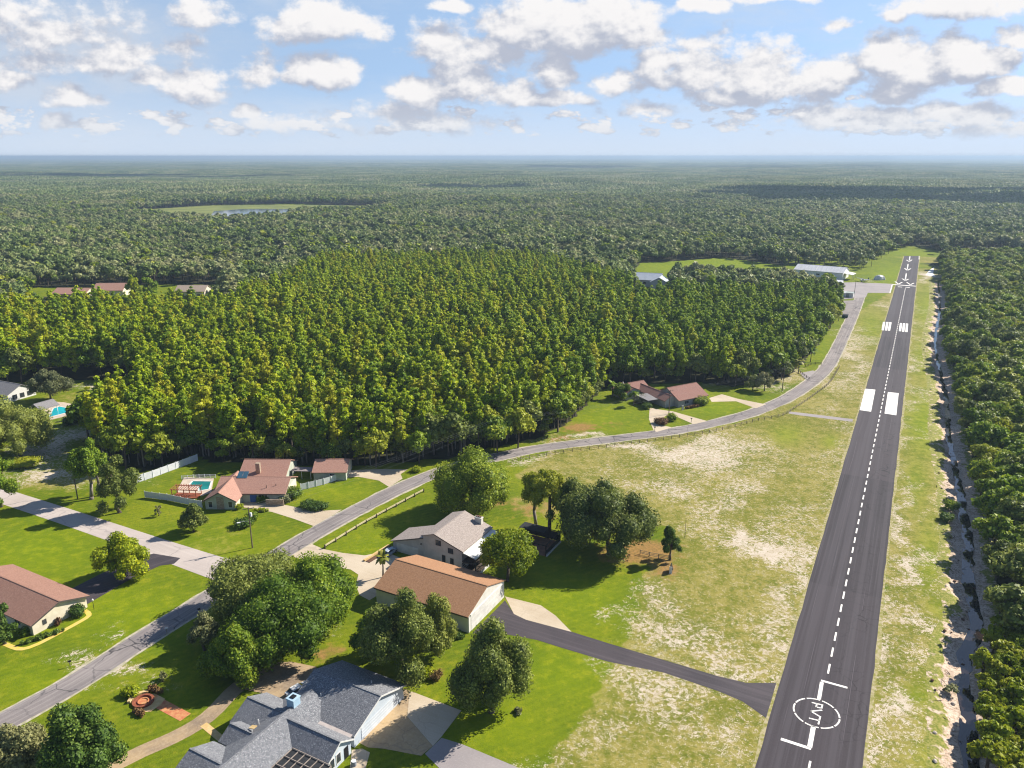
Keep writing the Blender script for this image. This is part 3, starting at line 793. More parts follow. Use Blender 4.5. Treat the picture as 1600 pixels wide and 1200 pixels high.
def window(root, axis, c, sg, a, z, w, h, frame=None, glass=None, name='window', bars=1):
    """frame with its pane, on the wall axis=c facing sg; a is the centre along the wall"""
    def T(x, d, zz): return (c + sg * d, x, zz) if axis == 'u' else (x, c + sg * d, zz)
    def bx(mb, x0, x1, d0, d1, z0, z1):
        p, q = T(x0, d0, z0), T(x1, d1, z1)
        mb.box(min(p[0], q[0]), max(p[0], q[0]), min(p[1], q[1]), max(p[1], q[1]), z0, z1)
    f = MB(); t = .09
    bx(f, a - w / 2 - t, a + w / 2 + t, .003, .07, z - h / 2 - t, z - h / 2)
    bx(f, a - w / 2 - t, a + w / 2 + t, .003, .07, z + h / 2, z + h / 2 + t)
    bx(f, a - w / 2 - t, a - w / 2, .003, .07, z - h / 2, z + h / 2)
    bx(f, a + w / 2, a + w / 2 + t, .003, .07, z - h / 2, z + h / 2)
    for b in range(bars):
        x = a - w / 2 + w * (b + 1) / (bars + 1)
        bx(f, x - .03, x + .03, .033, .06, z - h / 2, z + h / 2)
    fo = f.build(name, frame or M['trim'], root)
    g = MB(); bx(g, a - w / 2, a + w / 2, .004, .03, z - h / 2, z + h / 2)
    g.build('pane', glass or M['glass'], fo)
    return fo

def door(root, axis, c, sg, a, w, h, m, name='door', handle=True, ribs=0):
    def T(x, d): return (c + sg * d, x) if axis == 'u' else (x, c + sg * d)
    d = MB()
    def bx(mb, x0, x1, d0, d1, z0, z1):
        p, q = T(x0, d0), T(x1, d1)
        mb.box(min(p[0], q[0]), max(p[0], q[0]), min(p[1], q[1]), max(p[1], q[1]), z0, z1)
    bx(d, a - w / 2, a + w / 2, .003, .05, .02, h)
    for k in range(ribs):
        z = .02 + (h - .02) * (k + 1) / (ribs + 1)
        bx(d, a - w / 2, a + w / 2, .053, .09, z - .05, z + .05)
    o = d.build(name, m, root)
    if handle:
        k = MB(); bx(k, a + w * .36, a + w * .36 + .12, .055, .12, 1.0, 1.12); k.build('handle', M['steel'], o)
    return o

def fr(x, y, ox, oy, th=TH):
    """world -> local of a frame"""
    dx, dy = x - ox, y - oy
    return dx * cos(th) + dy * sin(th), -dx * sin(th) + dy * cos(th)

# --- white two storey house
def white_house():
    r = thing('white_house', 'white two storey house with tan grey shingle roof, chimney and lower garage wing', 'house', (-17.6, 157.9, 0), TH)
    w = MB(); rf = MB()
    # tall part: saltbox profile running back along v
    pr = [(-3.2, 0), (7.2, 0), (7.2, 5.1), (0, 7.5), (-3.2, 6.43)]
    for v, fl in ((0, 0), (12.9, 1)):
        q = [(u, v, z) for u, z in pr]; w.face(q[::-1] if fl else q)
    w.face([(7.2, 0, 0), (7.2, 12.9, 0), (7.2, 12.9, 5.1), (7.2, 0, 5.1)]); w.face([(-3.2, 12.9, 0), (-3.2, 0, 0), (-3.2, 0, 6.43), (-3.2, 12.9, 6.43)])
    # garage wing
    w.face([(-12.3, .5, 0), (-3.2, .5, 0), (-3.2, .5, 5.55), (-12.3, .5, 2.55)])
    w.face([(-3.2, 7.4, 0), (-12.3, 7.4, 0), (-12.3, 7.4, 2.55), (-3.2, 7.4, 5.55)])
    w.face([(-12.3, 7.4, 0), (-12.3, .5, 0), (-12.3, .5, 2.55), (-12.3, 7.4, 2.55)])
    w.build('wall', mat('white_house_siding', (.56, .53, .49), (.48, .455, .42), .7, .85), r)
    s = 2.4 / 7.2
    rf.slab([(0, -.35, 7.7), (0, 13.25, 7.7), (7.7, 13.25, 7.7 - 7.7 * s), (7.7, -.35, 7.7 - 7.7 * s)], .2)
    rf.slab([(0, 13.25, 7.7), (0, -.35, 7.7), (-3.6, -.35, 7.7 - 3.6 * s), (-3.6, 13.25, 7.7 - 3.6 * s)], .2)
    rf.slab([(-3.22, 7.7, 5.75), (-3.22, .15, 5.75), (-12.8, .15, 2.58), (-12.8, 7.7, 2.58)], .2)
    rf.box(-.14, .14, -.35, 13.25, 7.66, 7.735)
    ro = rf.build('roof', M['roof_tan'], r)
    tr = MB()
    tr.bar((0, -.37, 7.45), (7.7, -.37, 7.45 - 7.7 * s), .05, .2); tr.bar((-12.8, .13, 2.33), (-3.25, .13, 5.48), .05, .2)
    tr.bar((-12.82, .15, 2.34), (-12.82, 7.7, 2.34), .05, .22)
    tr.build('fascia', M['trim'], r)
    ch = MB(); ch.box(3.6, 5.4, 11.7, 12.6, 5.0, 7.4); ch.box(3.5, 5.5, 11.6, 12.7, 7.4, 7.55)
    c = ch.build('chimney', M['ivory'], ro)
    fl = MB()
    for u in (4.0, 4.5, 5.0): fl.box(u - .16, u + .16, 12.0, 12.35, 7.55, 7.85)
    fl.build('flue', mat('clay_flue', (.22, .12, .09), None, 2, .9), c)
    pc = MB(); pc.slab([(7.25, -.1, 4.78), (10.9, -.1, 4.0), (10.9, 13.1, 4.0), (7.25, 13.1, 4.78)], .15)
    pc.build('porch_roof', M['white'], r)
    for v in (.2, 4.4, 8.6, 12.8):
        p = MB(); p.box(10.5, 10.7, v - .1, v + .1, .25, 3.9); p.build('porch_post', M['trim'], r)
    d = MB(); d.box(7.22, 11.0, -.1, 13.0, 0, .24); d.box(7.22, 10.9, 0, 12.9, 2.35, 2.55); d.build('porch_deck', M['darkwood'], r)
    rl = MB()
    for k in range(22): rl.box(10.76, 10.80, .2 + k * .6, .24 + k * .6, 2.55, 3.5); rl.box(10.76, 10.80, .2 + k * .6, .24 + k * .6, .25, 1.15)
    rl.box(10.74, 10.82, .1, 12.9, 3.5, 3.56); rl.box(10.74, 10.82, .1, 12.9, 1.15, 1.21)
    rl.build('porch_railing', M['black'], r)
    st = MB()
    for k in range(9): st.box(7.6 + k * .3, 7.9 + k * .3, -1.0, -.15, 2.35 - k * .28, 2.42 - k * .28)
    st.build('stair', M['darkwood'], r)
    kb = MB(); kb.box(11.3, 11.55, -1.5, 5.0, 0, .45); kb.build('patio_curb', M['white'], r)
    for u, z in ((.9, 5.5), (4.2, 4.3)): window(r, 'v', 0, -1, u, z, 1.25, 1.15, bars=2)
    for u, z in ((2.3, 1.75), (4.5, 1.5)): window(r, 'v', 0, -1, u, z, .75, 1.9, bars=0)
    door(r, 'v', .5, -1, -8.2, 6.2, 2.3, M['ivory'], 'garage_door', False, 3)
    lamp = MB(); lamp.box(-4.3, -4.05, .28, .49, 3.6, 3.9); lamp.build('wall_lamp', M['trim'], r)
white_house()

def brown_hangar():
    r = thing('brown_hangar', 'large ivory hangar with a brown shingle gable roof and wide door', 'hangar', (-28.4, 141.57, 0), TH)
    w = MB(); rf = MB()
    gable(w, rf, 0, 22.5, 0, 14.6, 3.9, 6.5, 'u', .5, .2, .2)
    wo = w.build('wall', M['ivory'], r); wo['label'] = 'ivory siding wall'
    ro = rf.build('roof', M['roof_brown'], r)
    tr = MB(); tr.box(-.2, 22.7, -.53, -.47, 3.62, 3.86); tr.box(-.2, 22.7, 15.07, 15.13, 3.62, 3.86)
    tr.build('gutter', M['trim'], r)
    door(r, 'u', 22.5, 1, 7.3, 12.6, 3.45, mat('ivory_door', (.78, .75, .69), None, .6, .7), 'hangar_door', False, 2)
    h = MB(); h.box(22.503, 22.68, .7, 13.9, 3.5, 3.75); h.build('door_track', M['white'], r)
    ds = MB(); ds.box(22.52, 22.62, -.0, .1, 0, 3.6); ds.build('downspout', M['white'], r)
brown_hangar()

def slate_house():
    r = thing('slate_house', 'pale blue house with slate grey roofs, blue chimney and screened pool cage', 'house', (-36.8, 106.75, 0), TH)
    L = lambda px, py, z: fr(*gp(px, py, z), -36.8, 106.75)
    w = MB(); rf = MB()
    gable(w, rf, 0, 13.4, 0, 13.2, 2.55, 5.1, 'u', .5, .2, .45)
    # main body: ridge along v, running towards the near left
    ru = 2.4
    m0, m1 = ru - 4.3, ru + 4.3
    gable(w, rf, m0, m1, -24, 2.6, 2.5, 4.6, 'v', .5, .2, .3)
    # rear wing beside the pool cage
    au, av = 13.7, -3.8
    gable(w, rf, ru, au, av - 2.65, av + 2.65, 2.6, 4.2, 'u', .45, .2, .35)
    # three front gables
    for (px, py), hw, hr in (((389, 1091), 3.6, 4.2), ((362, 1132), 2.2, 3.7), ((299, 1172), 3.8, 4.2)):
        gu, gv = L(px, py, hr)
        gable(w, rf, gu, max(gu + 3.5, ru - .6), gv - hw, gv + hw, 2.45, hr, 'u', .45, .2, .3, open_ends=(1,))
        if hw > 3:
            window(r, 'u', gu, -1, gv, 1.5, 1.6, 1.2, M['white'])
    w.build('wall', M['bluewhite'], r)
    ro = rf.build('roof', M['roof_slate'], r)
    for a, b, z in ((4.0, 3.2, 3.9), (9.5, 9.6, 4.0), (ru - 3.2, -6.0, 3.6)):
        vp = MB(); vp.tube((a, b, z - .6), (a, b, z + .55), .1); vp.build('vent_pipe', M['white'], ro)
    tr = MB()
    tr.bar((13.9, -.5, 2.4), (13.9, 6.6, 5.0), .06, .28); tr.bar((13.9, 6.6, 5.0), (13.9, 13.7, 2.4), .06, .28)
    tr.bar((au + .4, av - 3.1, 2.3), (au + .4, av, 4.15), .06, .25); tr.bar((au + .4, av, 4.15), (au + .4, av + 3.1, 2.3), .06, .25)
    tr.build('white_fascia', M['white'], r)
    fl = MB(); fl.slab([(4.5, -.2, 2.66), (13.4, -.2, 2.66), (13.4, -1.3, 2.64), (4.5, -1.3, 2.64)], .1)
    fl.build('flat_roof', mat('flat_roof_membrane', (.50, .44, .41), (.42, .37, .35), .8, .9), r)
    cu, cv = L(459, 1099, 4.8)
    ch = MB(); ch.box(cu - .75, cu + .75, cv - .75, cv + .75, 2.6, 5.9); ch.box(cu - .85, cu + .85, cv - .85, cv + .85, 5.9, 6.05)
    ch.build('chimney', mat('blue_chimney', (.46, .62, .72), (.36, .53, .66), .8, .8), ro)
    fc = MB(); fc.box(cu - .4, cu + .4, cv - .4, cv + .4, 6.05, 6.2); fc.build('chimney_cap', M['black'], ro)
    door(r, 'u', 13.4, 1, 6.6, 9.6, 2.35, mat('pale_blue_door', (.66, .70, .74), (.58, .63, .68), .8, .7), 'garage_door', False, 3)
    for v in (av - 1.75, av - .3): window(r, 'u', au, 1, v, 1.45, .9, 1.6, M['white'], bars=0)
    dr = door(r, 'u', au, 1, av + 1.5, 1.0, 2.1, M['black'])
    window(r, 'v', 13.2, 1, 5, 1.5, 1.6, 1.1, M['white']); 
    window(r, 'u', m0, -1, -4.5, 1.5, 1.6, 1.2, M['white']); door(r, 'u', m0, -1, -8.6, 1.1, 2.1, M['blue'])
    # screened pool cage in the inner corner
    x0, x1, y0, y1 = m1 + .56, au + 1.2, av - 14, av - 3.2
    cg = MB()
    nx, ny = 6, 6
    for i in range(nx + 1):
        x = x0 + (x1 - x0) * i / nx; cg.bar((x, y0, 2.75), (x, y1, 2.75), .1, .12)
    for j in range(ny + 1):
        y = y0 + (y1 - y0) * j / ny; cg.bar((x0, y, 2.88), (x1, y, 2.88), .1, .08)
    for i in range(nx + 1): 
        x = x0 + (x1 - x0) * i / nx; cg.box(x - .05, x + .05, y0 - .05, y0 + .05, 0, 2.75)
    for j in range(1, ny + 1):
        y = y0 + (y1 - y0) * j / ny; cg.box(x1 - .05, x1 + .05, y - .05, y + .05, 0, 2.75)
    cgo = cg.build('pool_cage', mat('bronze_frame', (.40, .33, .28), (.30, .25, .21), 2, .6), r)
    sc = MB(); sc.box(x0 + .02, x1 - .02, y0 + .02, y1 - .02, 2.70, 2.74); sc.build('screen', M['screen'], cgo)
    sky = MB()
    su, sv = L(395, 1137, 4.0)
    sky.slab([(su - .5, sv - .4, 4.05), (su + .6, sv - .4, 4.35), (su + .6, sv + .4, 4.35), (su - .5, sv + .4, 4.05)], .12)
    sky.build('skylight', M['sandstone'], ro)
slate_house()

def ranch_house():
    ox, oy = -81.7, 186.3
    th = radians(-1)
    r = thing('ranch_house', 'sage green ranch house with pinkish brown roofs, skylight and blue front door', 'house', (ox, oy, 0), th)
    L = lambda px, py, z: fr(*gp(px, py, z), ox, oy, th)
    w = MB(); rf = MB()
    gable(w, rf, .3, 8.4, 0, 13.5, 2.55, 4.9, 'v', .55, .2, .6)
    gable(w, rf, 1.5, 20.0, 4.6, 15.6, 2.65, 4.95, 'u', .6, .2, .5)
    bu, bv = L(414, 720, 5.0)
    gable(w, rf, bu - 5.5, bu + 7.4, 15.6, 27.5, 2.7, 5.4, 'u', .5, .2, .4)
    w.build('wall', M['sage'], r)
    ro = rf.build('roof', M['roof_pink'], r)
    ew = MB(); ew.box(20.003, 20.06, 4.62, 15.58, .02, 2.6); ew.build('cream_end_wall', M['cream'], r)
    ew = MB(); ew.box(8.403, 8.46, .02, 4.58, .02, 2.5); ew.build('cream_side_wall', M['cream'], r)
    tr = MB(); tr.bar((-.25, -.62, 2.32), (4.35, -.62, 4.82), .06, .25); tr.bar((4.35, -.62, 4.82), (8.95, -.62, 2.32), .06, .25); tr.bar((8.95, 4.02, 2.5), (20.5, 4.02, 2.5), .06, .22)
    tr.build('fascia', M['trim'], r)
    st = MB(); st.box(3.4, 5.3, -.09, -.003, .02, 3.6); st.build('stone_panel', M['stone'], r)
    window(r, 'v', 0, -1, 1.7, 1.4, 1.0, 1.6, M['white'], bars=0); window(r, 'v', 0, -1, 7.0, 1.4, 1.0, 1.6, M['white'], bars=0)
    door(r, 'v', 4.6, -1, 11.6, 1.9, 2.2, M['blue']); window(r, 'v', 4.6, -1, 14.2, 1.5, 2.4, 1.3, M['white'], bars=2)
    ca, cb = L(380, 748, 4.2)
    sk = MB(); s = (4.95 - 2.65) / 5.5
    for k in range(2):
        y0, z0 = cb - 1.2, 2.65 + (cb - 1.2 - 4.6) * s + .33
        sk.slab([(ca - 1.35 + k * 1.45, y0, z0), (ca + .0 + k * 1.45, y0, z0), (ca + .0 + k * 1.45, y0 + 2.3, z0 + 2.3 * s), (ca - 1.35 + k * 1.45, y0 + 2.3, z0 + 2.3 * s)], .14)
    sk.build('skylight', mat('skylight_glass', (.05, .12, .18), None, 1, .1, spec=.6), ro)
    for (a, b) in ((17.2, 7.0), (14.8, 6.2), (4.9, 3.5)):
        vp = MB(); vp.tube((a, b, 3.2), (a, b, 4.4), .09); vp.build('vent_pipe', M['trim'], ro)
    ch = MB(); cu, cv = L(403, 727, 5.6); ch.box(cu - .6, cu + .6, cv - .5, cv + .5, 3.2, 6.3); ch.build('chimney', M['stone'], ro)
    lw = MB(); lw.box(15.6, 20.4, 2.5, 2.75, 0, 1.7); lw.build('courtyard_wall', M['stone'], r)
    # detached garage with its covered walk
    g = thing('detached_garage', 'sage detached garage with pinkish gable roof beside the gravel drive', 'garage', (*gp(489, 751), 0), radians(1))
    w = MB(); rf = MB(); gable(w, rf, .3, 9.6, 0, 9.4, 2.7, 4.6, 'u', .5, .2, .4)
    w.build('wall', M['sage'], g); rf.build('roof', M['roof_pink'], g)
    window(g, 'v', 0, -1, 5.6, 1.6, 1.2, 1.0, M['white']); door(g, 'u', 9.6, 1, 4.7, 5.0, 2.3, M['cream'], 'garage_door', False, 3)
    a, b = gp(456, 748), gp(489, 749)
    wk = thing('covered_walk', 'flat roofed covered walkway between the ranch house and its garage', 'walkway', (*a, 0), atan2(b[1] - a[1], b[0] - a[0]))
    ln = hypot(b[0] - a[0], b[1] - a[1]) - .3
    m = MB(); m.slab([(0, 0, 2.5), (ln, 0, 2.5), (ln, 3.0, 2.5), (0, 3.0, 2.5)], .15); m.build('canopy', mat('flat_canopy', (.32, .27, .27), None, 1, .9), wk)
    for u in (.3, ln / 2, ln - .3):
        p = MB(); p.box(u - .06, u + .06, .1, .22, 0, 2.35); p.build('post', M['white'], wk)
ranch_house()

def courtyard_house():
    ox, oy, th = 62.07, 272.4, radians(29.5)
    r = thing('courtyard_house', 'reddish brown roofed house round a blue shaded courtyard below the pines', 'house', (ox, oy, 0), th)
    L = lambda px, py, z: fr(*gp(px, py, z), ox, oy, th)
    w = MB(); rf = MB()
    gable(w, rf, 0, 14, 0, 13, 2.9, 5.9, 'u', .6, .2, .4)
    a = L(1039, 603, 3.2); b = L(965, 607, 3.0)
    gable(w, rf, b[0] + 4, .5, a[1] + 1.5, a[1] + 9.5, 2.8, 4.9, 'u', .6, .2, .3)
    gable(w, rf, -4.5, 1.2, 2.2, a[1] + 6, 2.8, 4.3, 'v', .5, .2, .2)
    c0 = L(985, 606, 3.0)
    gable(w, rf, c0[0] - 6, c0[0] + 2.2, c0[1] - 4.5, c0[1] + 3.5, 2.6, 4.4, 'v', .5, .2, .3)
    w.build('wall', M['greywall'], r); ro = rf.build('roof', M['roof_red'], r)
    cn = L(1018, 620, 2.7)
    cp = MB(); cp.slab([(cn[0] - 4.2, cn[1] - 3.2, 2.7), (cn[0] + 4.2, cn[1] - 3.2, 2.5), (cn[0] + 4.2, cn[1] + 4.0, 2.9), (cn[0] - 4.2, cn[1] + 4.0, 3.0)], .15)
    for x in (-3.9, 3.9): cp.box(cn[0] + x - .1, cn[0] + x + .1, cn[1] - 3, cn[1] - 2.8, 0, 2.35)
    cp.build('courtyard_canopy', M['roof_grey'], r)
    fw = MB(); fw.box(cn[0] + 4.6, -.2, -3.2, -2.95, 0, 1.9); fw.build('courtyard_wall', M['greywall'], r)
    window(r, 'v', 0, -1, 4, 1.5, 2.0, 1.2, M['white']); window(r, 'v', 0, -1, 9.6, 1.5, 2.0, 1.2, M['white'])
    ew = MB(); ew.box(14.003, 14.06, .1, 12.9, .02, 2.8); ew.build('cream_end_wall', M['cream'], r)
    door(r, 'u', 14.06, 1, 6.5, 4.8, 2.3, M['white'], 'garage_door', False, 3)
    v = MB(); v.tube((-9, a[1] + 6, 4), (-9, a[1] + 6, 5.6), .2); v.build('vent_pipe', M['white'], ro)
courtyard_house()

def corner_house():
    ox, oy = gp(53, 993)
    r = thing('corner_house', 'cream house with terracotta pink gable roof at the left edge', 'house', (ox, oy, 0), TH)
    w = MB(); rf = MB()
    gable(w, rf, -26, 0, 0, 11.2, 2.6, 4.5, 'u', .55, .2, .6)
    w.build('wall', M['cream'], r); rf.build('roof', M['roof_terra'], r)
    tr = MB(); tr.bar((.62, -.6, 2.28), (.62, 5.6, 4.4), .06, .3); tr.bar((.62, 5.6, 4.4), (.62, 11.8, 2.28), .06, .3); tr.build('fascia', M['trim'], r)
    window(r, 'u', 0, 1, 2.4, 1.7, .6, .9, bars=0); window(r, 'u', 0, 1, 8.2, 1.7, .6, .9, bars=0)
    for u in (-5, -10): window(r, 'v', 0, -1, u, 1.5, 1.8, 1.2, M['white'])
corner_house()

def grey_house():
    ox, oy = gp(14, 629)
    r = thing('grey_roofed_house', 'white house with a grey roof behind the oaks at the left edge', 'house', (ox, oy, 0), radians(-24))
    w = MB(); rf = MB(); gable(w, rf, -18, 0, 0, 11, 3.0, 5.6, 'u', .7, .2, .5)
    w.build('wall', M['white'], r); rf.build('roof', M['roof_grey'], r)
    for v in (2.6, 5.5, 8.4): window(r, 'u', 0, 1, v, 1.5, 1.6, 1.6, M['trim'])
    window(r, 'v', 0, -1, -4, 1.5, 2, 1.3); door(r, 'v', 0, -1, -8, 1.0, 2.1, M['trim'])
    p = thing('pool_pavilion', 'grey gable roofed open pavilion at the end of the turquoise pool', 'pavilion', (*gp(64, 650), 0), radians(62))
    rf = MB(); gable(None, rf, 0, 6.6, 0, 5.6, 2.6, 4.0, 'u', .6, .18, .4); rf.build('roof', M['roof_grey'], p)
    for u in (.2, 6.4):
        for v in (.2, 5.4):
            m = MB(); m.box(u - .1, u + .1, v - .1, v + .1, 0, 2.5); m.build('post', M['white'], p)
grey_house()

def far_house(name, label, base, w_, d_, he, hr, rm, wm, th=0.0):
    r = thing(name, label, 'house', (*base, 0), th)
    w = MB(); rf = MB(); gable(w, rf, -w_ / 2, w_ / 2, -d_ / 2, d_ / 2, he, hr, 'u', .7, .25, .5)
    w.build('wall', wm, r); rf.build('roof', rm, r)
    for u in (-w_ * .3, 0, w_ * .3): window(r, 'v', -d_ / 2, -1, u, 1.5, 2.0, 1.3, M['white'], bars=0)
    return r
far_house('distant_house', 'long pinkish brown roof rising above the grove, second from the left edge', gp(177, 461), 19, 14, 4.4, 8.0, M['roof_pink'], M['cream'], radians(4))
far_house('distant_house', 'low pinkish roof half sunk behind the grove, nearest the left edge', gp(118, 465), 22, 14, 3.6, 6.4, M['roof_pink'], M['cream'], radians(-3))
far_house('distant_house', 'pale tan roof peeping over the grove, rightmost of the far roofs', gp(303, 462), 19, 13, 4.0, 7.0, mat('pale_tan_roof', (.42, .33, .26), (.36, .28, .22), 2, .9), M['cream'], radians(2))

def white_farm():
    r = thing('white_farmhouse', 'white walled house with a bright metal roof deep among the far trees', 'house', (*gp(1016, 446), 0), radians(-20))
    w = MB(); rf = MB(); gable(w, rf, -10, 8, -7, 7, 5.0, 9.0, 'u', .5, .2, .4); gable(w, rf, 2, 15, -14, -2, 4.5, 8.0, 'v', .5, .2, .3)
    w.build('wall', M['white'], r); rf.build('roof', mat('bright_metal_roof', (.62, .66, .72), (.54, .58, .64), .4, .4), r)
    for u in (-7, -3): window(r, 'v', -7, -1, u, 2.6, 1.8, 1.6)
    window(r, 'u', 15, 1, -8, 2.6, 1.8, 1.6)
white_farm()

def airfield():
    ox, oy, th = 220.1, 599.6, radians(-34.9)
    r = thing('airfield_hangar', 'long white metal hangar with a grey roof beside the far apron', 'hangar', (ox, oy, 0), th)
    w = MB(); rf = MB(); gable(w, rf, 0, 36, 0, 20.4, 5.4, 8.4, 'u', .5, .2, .4)
    w.build('wall', M['metalwhite'], r); rf.build('roof', M['metalroof'], r)
    door(r, 'v', 0, -1, 25.4, 4.6, 4.6, M['black'], 'hangar_door', False)
    st = MB(); st.slab([(15.6, 0 - .4, 5.62), (16.1, -.4, 5.62), (16.1, 10.1, 8.66), (15.6, 10.1, 8.66)], .05); st.build('roof_strip', M['white'], r)
    ln = MB(); ln.slab([(36.4, 3, 5.0), (42.5, 3, 4.2), (42.5, 15, 4.2), (36.4, 15, 5.0)], .2)
    ln.build('lean_to_roof', M['white'], r)
    for v in (3.3, 9, 14.7):
        p = MB(); p.box(42.1, 42.3, v - .1, v + .1, 0, 4.05); p.build('lean_to_post', M['steel'], r)
    window(r, 'v', 0, -1, 18, 3.0, 2.4, 1.0, M['trim'])
    def shed(name, label, px, py, w_, d_, he, hr, th=th, rm=M['metalwhite']):
        s = thing(name, label, 'shed', (*gp(px, py), 0), th)
        w = MB(); rf = MB(); gable(w, rf, -w_ / 2, w_ / 2, 0, d_, he, hr, 'u', .3, .12, .2)
        w.build('wall', M['metalwhite'], s); rf.build('roof', rm, s)
        door(s, 'v', 0, -1, -w_ * .15, w_ * .35, he * .75, M['steel'], 'door', False)
    shed('metal_shed', 'tall white shed beside the grove, nearest the airfield hangar', 1303, 453, 8.5, 7, 5.6, 6.6)
    shed('metal_shed', 'low white shed with its corner hidden by grove trees', 1313, 463.5, 6.0, 5, 2.7, 3.5)
    shed('metal_shed', 'small square white shed beside the tall pole at the apron edge', 1326, 464.5, 5.4, 4.6, 2.9, 3.4, rm=mat('pale_green_roof', (.6, .66, .62), None, 1, .6))
airfield()

# ------------------------------------------------------------------ pools
def pool(label, deck_pts, water_pts, wm, name='swimming_pool'):
    c = np.mean([gp(*p) for p in water_pts], axis=0)
    r = thing(name, label, 'pool', (c[0], c[1], 0))
    d = [tuple(np.array(gp(*p)) - c) for p in deck_pts]
    m = MB(); m.hexa([(x, y, 0) for x, y in d], [(x, y, .12) for x, y in d]); m.build('deck', mat('pool_deck', (.62, .52, .42), (.54, .44, .35), 1, .9), r)
    wq = [np.array(gp(*p)) - c for p in water_pts]
    cop = MB()
    for i in range(len(wq)):
        a, b = wq[i], wq[(i + 1) % len(wq)]
        cop.bar((*a, .123), (*b, .123), .45, .06)
    cop.build('coping', M['white'], r)
    w = MB(); w.face([(x, y, .135) for x, y in wq]); w.build('water', wm, r)
pool('bright turquoise pool with pale deck beside the grey pavilion', [(70, 656), (64, 645), (84, 628), (100, 629), (138, 637), (128, 644), (100, 651), (76, 657)],
     [(75, 653), (80, 645), (83, 638.5), (93, 635.5), (121, 640.5), (106, 645)], M['pool'])
pool('dark green pool with white deck beside the ranch house', [(276, 768), (288, 746), (334, 748), (330, 770), (316, 775), (282, 774)],
     [(294, 760), (301, 752), (331, 752.5), (327, 765), (311, 768), (309, 761)], M['pooldark'])

# ------------------------------------------------------------------ fences
def fence_posts_rails(name, label, pts, post_h, rails, gap, pm, rm, pr=.09, rw=.05, rh=.14, smooth=True, cat='fence'):
    c = spline(pts, .5) if smooth else np.array(pts)
    s = np.concatenate([[0], np.cumsum(np.linalg.norm(np.diff(c, axis=0), axis=1))])
    n = max(1, round(s[-1] / gap))
    q = np.linspace(0, s[-1], n + 1)
    P = np.stack([np.interp(q, s, c[:, 0]), np.interp(q, s, c[:, 1])], 1)
    o = P[0]
    r = thing(name, label, cat, (o[0], o[1], 0))
    P = P - o
    many = n + 1 > 95
    allp = MB()
    for i, p in enumerate(P):
        mb = allp if (many and i >= 95) else MB()
        h = post_h * RNG.uniform(.94, 1.06)
        mb.box(p[0] - pr, p[0] + pr, p[1] - pr, p[1] + pr, 0, h)
        if mb is not allp: mb.build('post', pm, r)
    if allp.f: tag(allp.build('post_row', pm, r), kind='stuff')
    for z in rails:
        mb = MB()
        for a, b in zip(P[:-1], P[1:]): mb.bar((*a, z + RNG.normal(0, .02)), (*b, z), rw, rh)
        mb.build('rail', rm, r)
    return r
fence_posts_rails('lawn_fence', 'pale single rail wooden fence along the lawn of the white house', G([(508, 857), (529, 844), (549, 831.5), (567, 820.5), (587, 809.5), (605, 799.5), (624, 789.5), (642, 779.5), (662, 769)]), 1.0, [.55, .78], 3.9, M['darkwood'], M['paleWood'], .14, .12, .2)
fence_posts_rails('pasture_fence', 'long dark weathered fence along the field side of the curving road', G([(800, 722), (850, 713), (887, 707), (927, 702), (970, 696), (1030, 688), (1100, 678), (1145, 668), (1187, 657), (1220, 651), (1243, 638), (1275, 616), (1297, 598), (1311, 575)]), 1.2, [.5, .95], 3.0, M['wood'], M['wood'], .08, .05, .10)
fence_posts_rails('garden_fence', 'short brown three rail fence between the big oak and the small tree', G([(1000, 866), (1022, 871), (1044, 875)]), 1.2, [.3, .65, 1.0], 2.6, M['wood'], M['wood'], .07, .05, .1)
fence_posts_rails('gate_fence', 'short dark rail fence left of the road near the turnout', G([(1258, 574), (1270, 570), (1283, 570)]), 1.2, [.5, .95], 2.6, M['darkwood'], M['darkwood'], .09, .06, .12)
fence_posts_rails('gate_fence', 'two rail barrier slanting across the turnout below the road', G([(1248, 581), (1256, 588), (1264, 593)]), 1.2, [.5, .95], 2.6, M['darkwood'], M['darkwood'], .09, .06, .12)

def vinyl(label, pts, h, name='vinyl_fence'):
    c = np.array(G(pts)); o = c[0]
    s = np.concatenate([[0], np.cumsum(np.linalg.norm(np.diff(c, axis=0), axis=1))])
    n = max(2, round(s[-1] / 2.4)); q = np.linspace(0, s[-1], n + 1)
    P = np.stack([np.interp(q, s, c[:, 0]), np.interp(q, s, c[:, 1])], 1) - o
    r = thing(name, label, 'fence', (o[0], o[1], 0))
    for i, p in enumerate(P):
        m = MB(); m.box(p[0] - .08, p[0] + .08, p[1] - .08, p[1] + .08, 0, h + .12); m.build('post', M['vinyl'], r)
    for a, b in zip(P[:-1], P[1:]):
        m = MB(); m.bar((*a, .08), (*b, .08), .05, h - .1); m.build('panel', M['vinyl'], r)
vinyl('tall white vinyl fence running up to the dark wood behind the ranch house', [(213, 755), (240, 746), (275, 733), (309, 720)], 2.2)
vinyl('white vinyl fence between the roadside trees and the ranch house gable', [(227, 777.5), (262, 782), (300, 790), (316, 793)], 1.9)
vinyl('white vinyl fence curving up to the detached garage', [(470, 766), (487, 762), (505, 757.5), (522, 752.5), (536, 746)], 1.9)
fence_posts_rails('pool_railing', 'white railing along the back of the green pool', G([(284, 749), (310, 747), (337, 747)]), 1.2, [.15, .5, .85, 1.05], 1.6, M['vinyl'], M['vinyl'], .06, .04, .08, False, 'railing')

